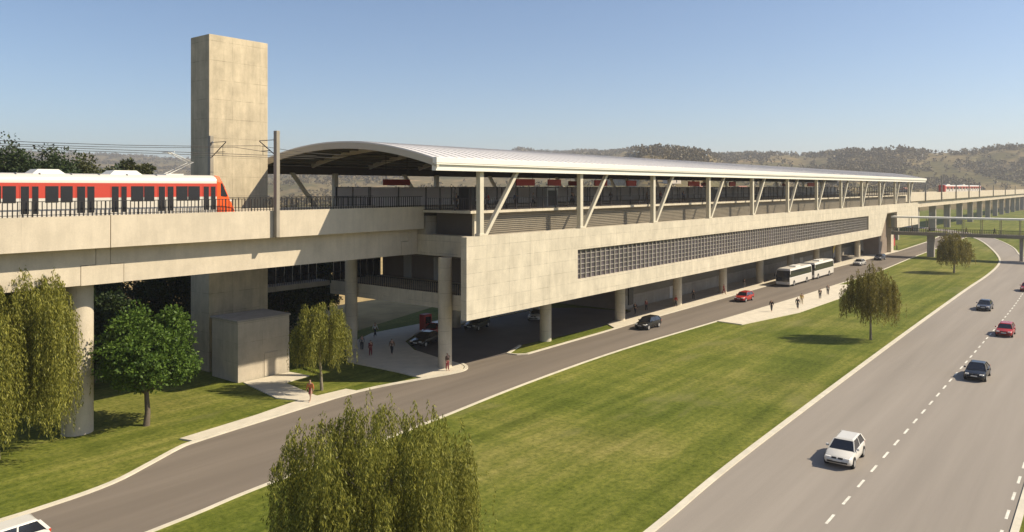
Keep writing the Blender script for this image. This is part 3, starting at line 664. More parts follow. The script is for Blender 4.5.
# hanging blade sign and banner on the ground floor
hs = empty('blade_sign', (91.9, 52.2, 2), 'dark rectangular sign hanging beside the third front column', 'sign')
MB().box(91.3, 92.5, 52.1, 52.3, 1.9, 4.2).build('panel', M['dark'], hs); MB().box(91.85, 91.95, 52.15, 52.25, 4.2, 5.78).build('hanger', M['dark'], hs)
bn = empty('banner', (239, 50.3, 0), 'red banner by the last column at the far station end', 'banner'); MB().box(238.2, 240, 50.1, 50.2, 1.2, 5.4).build('cloth', M['signred'], bn); MB().cyl(239, 50.3, 0, 5.6, .06, n=8).build('pole', M['dark'], bn)
yb = empty('yellow_sign', (176, 47.8, 0), 'yellow slanted board on a thin pole near the kerb beyond the coaches', 'sign'); MB().cyl(176, 49.3, .1, 5.6, .06, n=8).build('pole', M['dark'], yb)
MB().xz([(176.1, 3.4), (176.5, 3.4), (178.6, 5.4), (177.4, 5.4), (176.1, 4.4)], 49.25, 49.32).build('board', M['yellow'], yb)
tk = empty('ticket_machine', (68.1, 67.9, .12), 'dark red upright machine on the plaza behind the parked black car', 'machine'); MB().box(67.6, 68.9, 67.5, 68.4, .125, 2.1).build('cabinet', M['signred'], tk, bevel=.04); MB().box(67.8, 68.7, 67.46, 67.499, 1.0, 1.8).build('screen', M['glass'], tk)
# street lamp like pole near the willow
# ------------------------------------------------------------------ cars
def make_car(name, paint, kind='hatch'):
    """car along X, nose towards -X, origin on the ground at its centre"""
    root = empty(name); L_ = {'hatch': 4.25, 'sedan': 4.6, 'suv': 4.5, 'pickup': 5.0}[kind]; W = 1.78 if kind != 'suv' else 1.86
    h0 = .30; belt = .92 if kind != 'suv' else 1.02; top = {'hatch': 1.46, 'sedan': 1.44, 'suv': 1.66, 'pickup': 1.7}[kind]
    X = lambda t: (t - .5) * L_
    # body shell: stations (t, bottom z, deck z, half width)
    if kind in ('hatch', 'suv'): stn = [(0, .42, .62, .66), (.02, .32, .70, .76), (.08, .27, .78, .86), (.2, .25, .86, .89), (.30, .25, .93, .89), (.5, .25, .95, .89), (.75, .25, .97, .89), (.92, .27, .97, .86), (.985, .34, .92, .80), (1, .42, .80, .74)]
    elif kind == 'pickup': stn = [(0, .45, .80, .70), (.02, .38, .92, .80), (.1, .32, 1.02, .88), (.25, .32, 1.06, .9), (.5, .32, 1.08, .9), (.75, .32, 1.08, .9), (.97, .34, 1.06, .88), (1, .45, .98, .84)]
    else: stn = [(0, .40, .60, .66), (.02, .30, .68, .76), (.08, .26, .75, .86), (.2, .24, .84, .89), (.30, .24, .90, .89), (.5, .24, .92, .89), (.72, .24, .96, .89), (.88, .26, .97, .86), (.98, .32, .93, .80), (1, .42, .80, .72)]
    rings = []
    k = W / 1.78
    for t, zb, zt, hw in stn:
        hw *= k; x = X(t); zm = zb + (zt - zb) * .55
        rings.append([(x, -hw * .92, zb), (x, hw * .92, zb), (x, hw, zb + .12), (x, hw, zm), (x, hw * .95, zt - .06), (x, hw * .84, zt), (x, -hw * .84, zt), (x, -hw * .95, zt - .06), (x, -hw, zm), (x, -hw, zb + .12)])
    body = MB().ring(rings).build('body', paint, root, smooth=True)
    # glass house and roof
    g0, g1, r0, r1 = {'hatch': (.27, .97, .42, .88), 'suv': (.25, .985, .38, .93), 'sedan': (.27, .86, .42, .70), 'pickup': (.24, .66, .34, .60)}[kind]
    zb = belt - .02; hb = .80 * k; ht = .60 * k; z1 = top - .07
    G = [(X(g0), -hb, zb), (X(g1), -hb, zb), (X(g1), hb, zb), (X(g0), hb, zb), (X(r0), -ht, z1), (X(r1), -ht, z1), (X(r1), ht, z1), (X(r0), ht, z1)]
    gh = MB().hexa(G).build('glass_house', M['glass'], body)
    rr = [(X(r0) - .03, -ht - .01, z1), (X(r1) + .03, -ht - .01, z1), (X(r1) + .03, ht + .01, z1), (X(r0) - .03, ht + .01, z1), (X(r0) + .15, -ht + .1, top), (X(r1) - .12, -ht + .1, top), (X(r1) - .12, ht - .1, top), (X(r0) + .15, ht - .1, top)]
    MB().hexa(rr).build('roof', paint, root, bevel=.03)
    for s in (-1, 1):
        for (a, b), wd in (((g0, r0), .035), ((g1, r1), .09)):
            MB().beam((X(a), s * (hb - .005), zb), (X(b), s * ht, z1 + .01), .06, wd * 2).build('pillar', paint, root)
        m0 = (g0 + g1) / 2 + .02; m1 = (r0 + r1) / 2 + .01
        MB().beam((X(m0), s * hb, zb), (X(m1), s * ht, z1 + .01), .04, .08).build('pillar', paint, root)
    for i, wx in enumerate((X(.18), X(.80))):
        for s in (-1, 1):
            yy = s * (W / 2 - .10)
            w_ = MB().tube([(wx, yy - .11, .32), (wx, yy + .11, .32)], .32, 20).build('wheel', M['tyre'], root)
            ya, yb_ = (yy + s * .112, yy + s * .12)
            MB().tube([(wx, min(ya, yb_), .32), (wx, max(ya, yb_), .32)], .21, 14).build('rim', M['rim'], w_)
            a, b = sorted((s * W / 2 * .99, s * (W / 2 + .006)))
            mb = MB(); pts = [(wx + .40 * math.cos(t), .33 + .40 * math.sin(t)) for t in [math.pi * q / 10 for q in range(11)]]
            mb.xz(pts, a, b).build('wheel_arch', M['dark'], body)
    for s in (-1, 1):
        MB().box(X(.035) - .13, X(.035) + .05, min(s*.42, s*.74), max(s*.42, s*.74), .62 if kind != 'pickup' else .8, .74 if kind != 'pickup' else .93).build('headlight', M['lamp'], body, bevel=.02)
        MB().box(X(.985) - .05, X(.985) + .07, min(s*.50, s*.78), max(s*.50, s*.78), .70, .88).build('tail_light', M['tail'], body, bevel=.02)
        mm = MB(); mm.box(X(g0) + .25, X(g0) + .42, min(s*.86, s*1.03), max(s*.86, s*1.03), belt + .02, belt + .16).build('mirror', paint, root, bevel=.03)
        MB().box(X(.03) - .115, X(.03), min(s*.05, s*.34), max(s*.05, s*.34), .60, .73).build('grille', M['dark'], body, bevel=.02)
    MB().box(X(0) - .015, X(0) + .06, -.62, .62, .40, .50).build('bumper_intake', M['dark'], body)
    MB().box(X(0) - .03, X(0) - .016, -.26, .26, .50, .60).build('number_plate', M['plate'], body)
    MB().box(X(1) + .005, X(1) + .02, -.26, .26, .55, .66).build('number_plate', M['plate'], body)
    if kind == 'pickup': MB().box(X(.68), X(.975), -.72, .72, 1.0, 1.085).build('load_bed', M['dark'], body)
    return root
paints = {n: mat('car_paint_' + n, c, .22, .0, spec=.6) for n, c in dict(white=(.62, .59, .53), black=(.012, .012, .012), red=(.36, .025, .018), blue=(.05, .055, .075), silver=(.45, .43, .40), darkred=(.30, .02, .02), olive=(.07, .07, .05)).items()}
protos = {}
def car(name, x, y, rot, colr, kind, label, group=None, cat='car'):
    key = (colr, kind)
    if key not in protos: o = protos[key] = make_car(name, paints[colr], kind)
    else: o = copy_tree(protos[key])
    o.name = name; o.location = (x, y, .036); o.rotation_euler.z = R(rot); tag(o, label, cat, group)
hg = 'cars driving along the highway'
car('white_hatchback', 53.1, 14.1, 2, 'white', 'hatch', 'white hatchback with dark windscreen driving alone in the left lane of the highway', hg)
car('black_sedan', 83.9, 10.4, 0, 'black', 'sedan', 'black sedan beside the dashed line on the highway, below the red one', hg)
car('red_car', 110.0, 10.7, 0, 'red', 'hatch', 'bright red car on the highway by the dashed line', hg)
car('blue_grey_car', 131.0, 15.3, 0, 'blue', 'sedan', 'dark blue grey car in the left lane of the highway, the farthest left', hg)
car('red_car', 158.8, 12.3, 0, 'darkred', 'hatch', 'dark red car cut by the right edge of the photo on the highway', hg)
car('black_hatchback', 87.2, 47.0, -1, 'black', 'hatch', 'black car driving on the street beside the station pavement')
car('red_hatchback', 117.4, 46.3, -1, 'red', 'hatch', 'red car on the street in front of the parked white coaches')
car('white_car', 13.5, 42.6, 2, 'white', 'hatch', 'white car cut by the bottom left corner of the photo')
car('parked_car', 62.4, 62.0, 12, 'black', 'sedan', 'black car under the station at the plaza edge, left of the first front column')
car('parked_car', 73.4, 63.9, 15, 'olive', 'suv', 'dark olive car in the shade of the forecourt right of the first front column')
car('parked_car', 83.6, 61.8, 20, 'silver', 'sedan', 'silver car deep in the shaded forecourt beside the second front column')
car('parked_car', 204.0, 46.0, -5, 'blue', 'hatch', 'dark car on the far part of the street near the footbridge')
car('parked_car', 187.5, 46.6, -3, 'silver', 'sedan', 'silver car on the street behind the round willow beyond the coaches')
car('dark_red_car', 67.2, 65.2, 8, 'darkred', 'sedan', 'dark red car half hidden behind the first front column under the station')

def make_coach():
    root = empty('coach'); L_ = 12.0; W = 2.5
    x0, x1 = -L_/2, L_/2
    MB().box(x0 + .1, x1, -W/2, W/2, .38, 1.75).build('lower_body', M['white'], root, bevel=.08)
    MB().hexa([(x0 + .12, -W/2 + .02, 1.752), (x1, -W/2 + .02, 1.752), (x1, W/2 - .02, 1.752), (x0 + .12, W/2 - .02, 1.752), (x0 + .55, -W/2 + .08, 2.95), (x1 - .1, -W/2 + .08, 2.95), (x1 - .1, W/2 - .08, 2.95), (x0 + .55, W/2 - .08, 2.95)]).build('window_band', M['glass'], root)
    rf = MB().hexa([(x0 + .5, -W/2 + .03, 2.952), (x1 - .05, -W/2 + .03, 2.952), (x1 - .05, W/2 - .03, 2.952), (x0 + .5, W/2 - .03, 2.952), (x0 + .7, -W/2 + .22, 3.3), (x1 - .2, -W/2 + .22, 3.3), (x1 - .2, W/2 - .22, 3.3), (x0 + .7, W/2 - .22, 3.3)]).build('roof', M['white'], root)
    MB().box(-1, 1.5, -.6, .6, 3.3, 3.5).build('roof_unit', M['roofunit'], rf)
    MB().hexa([(x0 + .07, -W/2 + .1, .95), (x0 + .10, -W/2 + .1, .95), (x0 + .10, W/2 - .1, .95), (x0 + .07, W/2 - .1, .95), (x0 + .09, -W/2 + .1, 1.75), (x0 + .2, -W/2 + .1, 1.75), (x0 + .2, W/2 - .1, 1.75), (x0 + .09, W/2 - .1, 1.75)]).build('windscreen', M['glass'], root)
    mb = MB()
    for s in (-1, 1):
        for xx in (x0 + .5, x1 - .15): MB().beam((xx - (.28 if xx < 0 else 0), s * (W/2 - .0), 1.76), (xx + (.1 if xx < 0 else -.05), s * (W/2 - .06), 2.95), .05, .16).build('pillar', M['white'], root)
    for xx in (x0 + 2.3, x1 - 2.9):
        for s in (-1, 1):
            w_ = MB().tube([(xx, s*1.13 - .12, .48), (xx, s*1.13 + .12, .48)], .48, 20).build('wheel', M['tyre'], root); a, b = sorted((s*1.252, s*1.262)); MB().tube([(xx, a, .48), (xx, b, .48)], .27, 12).build('rim', M['rim'], w_)
            a, b = sorted((s*W/2*.999, s*(W/2 + .005))); MB().xz([(xx + .6*math.cos(t), .5 + .6*math.sin(t)) for t in [math.pi*q/10 for q in range(11)]], a, b).build('wheel_arch', M['dark'], root)
    for s in (-1, 1):
        MB().box(x0 + .06, x0 + .12, min(s*.75, s*1.1), max(s*.75, s*1.1), .6, .8).build('headlight', M['lamp'], root)
        MB().box(x0 - .2, x0 + .0, min(s*1.2, s*1.4), max(s*1.2, s*1.4), 1.9, 2.4).build('mirror', M['dark'], root)
    MB().box(x0 + .07, x0 + .1, -.3, .3, .5, .62).build('number_plate', M['plate'], root)
    MB().box(x0 + .1, x1 - .1, -W/2 + .1, W/2 - .1, .22, .38).build('underframe', M['dark'], root)
    return root
c1 = make_coach(); c1.location = (144.3, 47.3, .03); c1.scale = (1.03, 1.03, .97); tag(c1, 'white coach with dark windows at the front of the pair parked by the pavement', 'coach', 'white coaches parked in line'); c1.rotation_euler.z = R(-.6)
c2 = copy_tree(c1); c2.location = (158.2, 47.2, .03); tag(c2, 'white coach parked behind the leading one, farther from the camera', 'coach')

# ------------------------------------------------------------------ people
def skin_mesh(name, joints, edges, root_i=0, sub=1):
    me = bpy.data.meshes.new(name); me.from_pydata([j[0] for j in joints], edges, []); o = bpy.data.objects.new(name, me); col.objects.link(o)
    md = o.modifiers.new('s', 'SKIN'); md.use_smooth_shade = True
    for i, j in enumerate(joints):
        r = j[1]; me.skin_vertices[0].data[i].radius = r if hasattr(r, '__len__') else (r, r)
        me.skin_vertices[0].data[i].use_root = (i == root_i)
    ms = o.modifiers.new('d', 'SUBSURF'); ms.levels = sub; ms.render_levels = sub
    dg = bpy.context.evaluated_depsgraph_get(); new = bpy.data.meshes.new_from_object(o.evaluated_get(dg)); new.name = name
    bpy.data.objects.remove(o)
    for p in new.polygons: p.use_smooth = True
    return new
def pose(stride, arm, lean=0.0, dress=False):
    """walks towards +X; stride and arm swing in metres"""
    s = stride; J = []
    def a(p, r): J.append((Vector(p), r)); return len(J) - 1
    E = []
    pel = a((0, 0, .96), (.13, .10)); wa = a((lean*.3, 0, 1.12), (.125, .09)); ch = a((lean*.7, 0, 1.33), (.155, .105)); nk = a((lean, 0, 1.49), (.055, .055)); hd = a((lean + .01, 0, 1.60), (.075, .085)); tp = a((lean + .01, 0, 1.71), (.07, .08))
    E += [(pel, wa), (wa, ch), (ch, nk), (nk, hd), (hd, tp)]
    legs = []; arms = []
    for sg in (-1, 1):
        f = s * sg
        hip = a((0, sg*.10, .90), .085); kn = a((f*.55 + abs(f)*.15, sg*.105, .50), .058); an = a((f, sg*.10, .09 if f >= 0 else .13), .038); toe = a((f + .17, sg*.11, .035 if f >= 0 else .04), (.04, .028))
        E += [(pel, hip), (hip, kn), (kn, an), (an, toe)]; legs.append((hip, kn, an, toe))
        g = -arm * sg
        sh = a((lean*.85, sg*.19, 1.41), .058); el = a((lean*.6 + g*.5, sg*.25, 1.13), .042); wr = a((g*.9 + .08, sg*.25, .90), .03); hn = a((g + .12, sg*.245, .81), (.035, .02))
        E += [(ch, sh), (sh, el), (el, wr), (wr, hn)]; arms.append((sh, el, wr, hn))
    return J, E, (pel, wa, ch, nk, hd, tp), legs, arms
def person_parts(args, dress=False):
    J, E, core, legs, arms = pose(*args)
    body = skin_mesh('person_body', J, E, core[0], 2)
    pel, wa, ch, nk, hd, tp = core
    def grow(r, k): return tuple(x + k for x in r) if hasattr(r, '__len__') else (r + k, r + k)
    # shirt
    JJ = [(J[pel][0] + Vector((0, 0, -.02)), grow(J[pel][1], .02)), (J[wa][0], grow(J[wa][1], .022)), (J[ch][0], grow(J[ch][1], .022)), (J[ch][0].lerp(J[nk][0], .7), (.075, .07))]; EE = [(0, 1), (1, 2), (2, 3)]
    for ar in arms:
        n = len(JJ); JJ += [(J[ar[0]][0], (.075, .075)), (J[ar[1]][0], (.057, .057)), (J[ar[2]][0].lerp(J[ar[1]][0], .15), (.045, .045))]; EE += [(2, n), (n, n + 1), (n + 1, n + 2)]
    shirt = skin_mesh('shirt', JJ, EE, 0, 2)
    JJ = [(J[pel][0], grow(J[pel][1], .018)), (J[pel][0] + Vector((0, 0, .07)), (.135, .105))]; EE = [(0, 1)]
    if dress:
        JJ += [(Vector((0, 0, .75)), (.19, .16)), (Vector((0, 0, .52)), (.22, .20))]; EE += [(0, 2), (2, 3)]
    else:
        for lg in legs:
            n = len(JJ); JJ += [(J[lg[0]][0], (.105, .105)), (J[lg[1]][0], (.078, .078)), (J[lg[2]][0] + Vector((0, 0, .03)), (.062, .062))]; EE += [(0, n), (n, n + 1), (n + 1, n + 2)]
    low = skin_mesh('skirt' if dress else 'trousers', JJ, EE, 0, 2)
    hc = J[tp][0]; JJ = [(hc + Vector((-.02, 0, .0)), (.085, .09)), (hc + Vector((-.045, 0, -.10)), (.075, .06))] + ([(hc + Vector((-.07, 0, -.24)), (.07, .035))] if dress else [])
    hair = skin_mesh('hair', JJ, [(i, i + 1) for i in range(len(JJ) - 1)], 0, 2)
    mb = MB()
    for sg in (-1, 1): mb.box(hc.x + .075, hc.x + .09, sg*.03 - .01, sg*.03 + .01, hc.z - .075, hc.z - .06)
    mb.box(hc.x + .07, hc.x + .088, -.022, .022, hc.z - .14, hc.z - .132)
    mb.hexa([(hc.x + .07, -.012, hc.z - .118), (hc.x + .105, -.01, hc.z - .115), (hc.x + .105, .01, hc.z - .115), (hc.x + .07, .012, hc.z - .118), (hc.x + .07, -.006, hc.z - .07), (hc.x + .085, -.005, hc.z - .07), (hc.x + .085, .005, hc.z - .07), (hc.x + .07, .006, hc.z - .07)])
    me = bpy.data.meshes.new('face'); me.from_pydata(mb.v, [], mb.f)
    return dict(body=body, shirt=shirt, low=low, hair=hair, face=me, dress=dress)
PV = [person_parts((.26, .20, .03)), person_parts((.05, .04, .0)), person_parts((.20, .14, .05), True), person_parts((.33, .26, .06))]
CM = {n: mat('cloth_' + n, c, .85) for n, c in dict(black=(.02, .02, .022), red=(.45, .04, .03), white=(.6, .58, .53), brown=(.12, .07, .045), blue=(.05, .07, .14), beige=(.42, .34, .22), maroon=(.18, .03, .03), yellow=(.55, .36, .06), grey=(.16, .155, .15), orange=(.50, .16, .05)).items()}
def person(x, y, z, rot, v, top, low, label, group=None, skin='skin', sc=1.0):
    V = PV[v]; root = empty('person', (x, y, z), label, 'person', group); root.rotation_euler.z = R(rot); root.scale = (sc, sc, sc)
    def part(nm, me, m): q = me.copy(); q.materials.clear(); q.materials.append(m); o = bpy.data.objects.new(nm, q); col.objects.link(o); o.parent = root; return o
    part('body', V['body'], M[skin]); part('shirt', V['shirt'], CM[top]); part('skirt' if V['dress'] else 'trousers', V['low'], CM[low]); part('hair', V['hair'], M['hair']); part('face', V['face'], M['hair'])
gp = 'people on the station plaza'; gf = 'people on the footbridge'; gn = 'people on the near platform'; gs = 'people in the covered walk'
person(39.5, 52.8, .13, 200, 2, 'orange', 'maroon', 'woman in an orange top and dark skirt walking alone on the street pavement', sc=1.05)
person(55.1, 64.6, .13, 40, 1, 'grey', 'black', 'person in grey standing on the plaza closest to the back column', gp)
person(53.9, 61.8, .13, 90, 1, 'maroon', 'maroon', 'person dressed in dark red standing between two others on the plaza', gp)
person(55.8, 60.6, .13, 30, 0, 'brown', 'black', 'person in brown walking at the edge of the dark forecourt', gp)
person(61.2, 69.4, .13, 10, 3, 'white', 'black', 'person in a pale top walking at the back of the plaza', gp)
person(54.3, 51.1, .13, 270, 1, 'brown', 'maroon', 'person in brown and dark red at the foot of the first front column', gp)
for i, (x, y, t, l, s) in enumerate(((94.4, 52.9, 'black', 'black', 'beside the third front column'), (98.2, 53.2, 'maroon', 'black', 'halfway between the third and fourth front columns'), (104.6, 51.7, 'red', 'black', 'left of the fourth front column'), (112.5, 52.6, 'black', 'black', 'past the fourth front column'), (121.5, 51.4, 'red', 'maroon', 'at the foot of the fifth front column'), (131.5, 51.8, 'black', 'grey', 'past the fifth front column near the coaches'))):
    person(x, y, .13, (i * 70) % 360, i % 2, t, l, 'person in %s standing in the covered walk %s' % (t, s), gs)
person(113.8, 32.6 + 4.2, .12, 190, 3, 'black', 'black', 'person in black striding at the left end of the bus stop pavement', 'people on the bus stop pavement')
person(109.2, 39.0, .12, 185, 0, 'black', 'black', 'person in black walking near the left tip of the bus stop pavement', 'people on the bus stop pavement')
person(118.5, 37.7, .12, 20, 0, 'yellow', 'beige', 'person in yellow walking on the bus stop pavement', 'people on the bus stop pavement')
person(125.9, 37.2, .12, 30, 1, 'black', 'black', 'nearer of two people in black standing on the bus stop pavement', 'people on the bus stop pavement')
person(131.5, 37.6, .12, 200, 1, 'grey', 'black', 'farther of the two people standing together on the bus stop pavement', 'people on the bus stop pavement')
for i, (y, t) in enumerate(((42.1, 'black'), (38.0, 'brown'), (29.9, 'black'), (23.8, 'blue'))):
    person(221.3, y, 6.25, 90 if i % 2 else -90, 0, t, 'black', 'person in %s on the footbridge, %s' % (t, ('nearest the station wall', 'right of the pale wall beside the bridge pier', 'above the round willow by the road', 'farthest along over the highway edge')[i]), gf)
person(236.5, 46.9 + 2, .13, 90, 1, 'black', 'black', 'person in black standing on the pavement below the footbridge')
for i, (x, y) in enumerate(((58.2, 53.5), (60.2, 51.8), (63.8, 54), (66.5, 52.2), (71.0, 53.2), (77.5, 52), (80.2, 54), (88, 53), (97, 52.5), (104, 54), (109, 52.6), (123, 53), (138, 52.6), (152, 53))):
    t = ('black', 'brown', 'red', 'blue', 'grey', 'black', 'white')[i % 7]
    bay = ('left of the first strut', 'at the platform end fence', 'just right of the first strut', 'behind the first diagonal', 'right of the first diagonal', 'left of the second strut', 'behind the second diagonal', 'between the second diagonal and third strut', 'at the third diagonal', 'right of the third diagonal', 'left of the fourth strut', 'right of the fourth diagonal', 'right of the fifth diagonal', 'near the sixth strut')[i]
    person(x, y, 15.66, (i * 77) % 360, i % 2, t, 'black', 'person in a %s top on the near platform %s' % (t, bay), gn)

# ------------------------------------------------------------------ foliage
def leaf_obj(name, P, D, Nn, Ln, Wd, m, parent=None):
    """rhombic leaves: P base points, D direction, Nn side vector"""
    n = len(P); Ln = np.broadcast_to(Ln, (n,))[:, None]; Wd = np.broadcast_to(Wd, (n,))[:, None]
    v = np.stack([P, P + D * Ln * .45 + Nn * Wd * .5, P + D * Ln, P + D * Ln * .45 - Nn * Wd * .5], 1).reshape(-1, 3)
    me = bpy.data.meshes.new(name); me.vertices.add(4 * n); me.vertices.foreach_set('co', v.astype(np.float32).ravel())
    me.loops.add(4 * n); me.loops.foreach_set('vertex_index', np.arange(4 * n, dtype=np.int32)); me.polygons.add(n)
    me.polygons.foreach_set('loop_start', np.arange(0, 4 * n, 4, dtype=np.int32)); me.polygons.foreach_set('loop_total', np.full(n, 4, dtype=np.int32))
    me.update(calc_edges=True); me.materials.append(m); o = bpy.data.objects.new(name, me); col.objects.link(o); o.parent = parent; return o
def unit(a): return a / np.maximum(np.linalg.norm(a, axis=1, keepdims=True), 1e-6)
def willow(x, y, H_, rad, strands, lsize, seed, label, m='willow', low=.12, trunk_r=.2, group='weeping trees on the lawns', density=1.0):
    rg = np.random.default_rng(seed); rs = random.Random(seed)
    root = empty('willow_tree', (x, y, 0), label, 'tree', group)
    tb = MB(); fork = H_ * .42; lean = (rs.uniform(-.2, .2), rs.uniform(-.2, .2))
    tb.tube([(x, y, -.05), (x + lean[0]*.3, y + lean[1]*.3, fork*.4), (x + lean[0], y + lean[1], fork)], [trunk_r*1.25, trunk_r*.9, trunk_r*.75], 10)
    ends = []
    for k in range(11):
        a = k * 2.4 + rs.random(); rr = rad * rs.uniform(.25, .65); zz = H_ * rs.uniform(.70, .86)
        p0 = Vector((x + lean[0], y + lean[1], fork - .1)); p2 = Vector((x + rr*math.cos(a), y + rr*math.sin(a), zz - .1*H_)); p1 = p0.lerp(p2, .5) + Vector((0, 0, .08*H_))
        tb.tube([p0, p0.lerp(p1, .5), p1, p2], [trunk_r*.5, trunk_r*.35, trunk_r*.25, trunk_r*.06], 6); ends.append(p2)
    tb.build('trunk', M['barkpale'], root, smooth=True)
    # strands start on a lumpy dome and hang down
    P = []; D = []; Nn = []; Ls = []
    sb = MB()
    tips = []
    ntip = max(22, int(46 * (rad / 4) ** .7))
    for k in range(ntip):
        q = math.sqrt((k + .5) / ntip) * rs.uniform(.85, 1.08); ta = k * 2.399 + rs.uniform(-.3, .3)
        th = H_ * (1 - (.30 if rad < 4.5 else .12) * min(1.1, q) ** 2.2) * (1 - .24 * rs.random() ** 1.6)
        tips.append((q * rad * .88 * math.cos(ta), q * rad * .88 * math.sin(ta), th, rad * rs.uniform(.08, .20), rs.uniform(.0, .45) if q > .5 else rs.uniform(.1, .4)))
    for i in range(strands):
        tx, ty, tz, tr_, lo = tips[i % ntip]
        aa = rs.uniform(0, 2*math.pi); qq = math.sqrt(rs.random()); qx, qy = tx + tr_*qq*math.cos(aa), ty + tr_*qq*math.sin(aa)
        a = math.atan2(qy, qx); rr = math.hypot(qx, qy)
        z0 = tz - tr_ * qq * 1.6 * rs.uniform(.6, 1.5)
        if qq < .35: z0 += tr_ * rs.uniform(.0, .9)
        if rs.random() < .05:
            k_ = rs.uniform(1.05, 1.3); rr *= k_; z0 -= (k_ - 1) * rad * 1.6
        drop = max(.15 * H_, (z0 - H_*low - lo * (H_ * .45)) * rs.uniform(.5, 1.0))
        px, py = rr*math.cos(a), rr*math.sin(a); out = rs.uniform(.0, .22) * rad*.3; nseg = max(4, int(drop / (lsize * .55) * density))
        t = np.linspace(0, 1, nseg); arch_ = np.sin(np.minimum(t*3, 1) * math.pi/2) * out
        sway = np.cumsum(rg.normal(0, .012*drop, (nseg, 2)), 0) * .5
        cx = x + px + math.cos(a)*arch_ + sway[:, 0]; cy = y + py + math.sin(a)*arch_ + sway[:, 1]; cz = z0 + .04*H_*np.sin(np.minimum(t*4, 1)*math.pi)*.6 - drop * t
        for rep in range(2):
            P.append(np.stack([cx, cy, cz], 1) + rg.normal(0, lsize*.12, (nseg, 3)))
            d = np.stack([rg.normal(0, .42, nseg), rg.normal(0, .42, nseg), -np.ones(nseg)], 1); D.append(unit(d)); Nn.append(unit(np.cross(D[-1], rg.normal(0, 1, (nseg, 3))))); Ls.append(lsize * rg.uniform(.6, 1.3, nseg))
    P = np.concatenate(P); D = np.concatenate(D); Nn = np.concatenate(Nn); Ls = np.concatenate(Ls)
    P -= np.array([x, y, 0]); leaf_obj('crown', P, D, Nn, Ls, Ls * .24, M[m], root)
    return root
def broad_tree(x, y, H_, rad, base, clumps, per, lsize, seed, label, m='broad', trunk_r=.2, group=None, squash=1.0, name='broadleaf_tree', cat='tree'):
    rg = np.random.default_rng(seed); rs = random.Random(seed); root = empty(name, (x, y, 0), label, cat, group)
    ch = (H_ - base) / 2; zc = base + ch; tb = MB()
    tb.tube([(x, y, -.05), (x + .1, y, base*.5), (x, y + .1, base + ch*.4)], [trunk_r*1.3, trunk_r, trunk_r*.7], 10)
    C = []
    for k in range(clumps):
        while True:
            v = rg.normal(0, 1, 3); v /= np.linalg.norm(v); q = rs.uniform(.3, 1) ** .6
            break
        lob = 1 + .16 * math.sin(3*math.atan2(v[1], v[0]) + seed) + .10 * math.sin(5*v[2] + seed)
        C.append([v[0]*rad*q*lob*.88, v[1]*rad*q*lob*.88, zc + v[2]*ch*q*.88*lob])
    C = np.array(C)
    for k in range(0, min(clumps, 22)):
        p0 = Vector((x, y + .05, base + ch*.2 - .2)); p2 = Vector((x + C[k][0]*.8, y + C[k][1]*.8, C[k][2])); tb.tube([p0, p0.lerp(p2, .5) + Vector((0, 0, -.1*ch)), p2], [trunk_r*.45, trunk_r*.25, .02], 6)
    tb.build('trunk', M['bark'], root, smooth=True)
    cs = rg.uniform(.6, 1.25, clumps) * rad * .26
    v = unit(rg.normal(0, 1, (clumps*per, 3))) * rg.uniform(.25, 1, (clumps*per, 1)) ** .5
    idx = np.repeat(np.arange(clumps), per); P = C[idx] + v * cs[idx][:, None] * np.array([1, 1, .75])
    D = unit(v + rg.normal(0, .8, v.shape) + np.array([0, 0, -.1])); Nn = unit(np.cross(D, rg.normal(0, 1, D.shape))); Ls = lsize * rg.uniform(.6, 1.3, len(P))
    leaf_obj('crown', P, D, Nn, Ls, Ls*.62, M[m], root); return root
willow(20.9, 23.7, 9.25, 4.6, 1800, .16, 3, 'large weeping willow in the foreground, cut by the bottom edge of the photo', low=-.02, trunk_r=.3, density=.9)
willow(18.2, 58.0, 13.3, 5.3, 2000, .22, 5, 'tall weeping willow at the left edge in front of the round viaduct pier', low=.03, trunk_r=.3)
willow(42.5, 55.2, 8.5, 2.75, 620, .22, 8, 'small weeping willow on the grass in front of the concrete kiosk', low=.2, trunk_r=.13)
willow(96.7, 22.8, 9.3, 3.4, 620, .27, 12, 'round willow standing alone on the wide lawn beside the highway', m='willow_dry', low=.16, trunk_r=.13)
willow(182.8, 26.9, 8.8, 4.0, 520, .38, 15, 'round willow on the lawn in front of the footbridge', m='willow_dry', low=.14, trunk_r=.17)
broad_tree(28.0, 57.4, 9.1, 3.6, 2.0, 150, 190, .24, 21, 'bright green leafy round tree under the left viaduct, beside the pier', trunk_r=.2)
bt = [(27, 80, 10.5, 5.5), (35, 86, 12, 6), (43.5, 82.5, 11, 4.8), (22, 74, 9.5, 4.5), (54.5, 79.0, 11.5, 4.6), (62.0, 83.5, 11.3, 4.2), (31, 74, 8.5, 4.2), (59.5, 86, 11.5, 4.6)]
bl = ['dark tree in the shade behind the pier of the left viaduct', 'tall dark tree behind the bright green leafy tree', 'dark tree just left of the foot of the tower', 'dark tree behind the tall willow at the left edge', 'dark tree seen between the tower and the small willow', 'dark tree behind the glazed mezzanine corner', 'low dark tree right behind the bright green leafy tree', 'dark tree behind the back column of the station end']
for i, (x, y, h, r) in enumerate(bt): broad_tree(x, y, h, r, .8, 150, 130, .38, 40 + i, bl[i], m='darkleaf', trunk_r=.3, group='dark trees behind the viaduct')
ft = [(36, 122, 25.5, 7), (30.5, 126, 27, 8), (45.5, 125, 24.3, 7), (52, 128, 23.6, 6.5), (57.5, 130, 21.9, 5.6), (55.5, 117, 21.9, 4.4), (62, 139, 21.0, 5.5), (24, 118, 26, 7), (41, 112, 21.5, 6)]
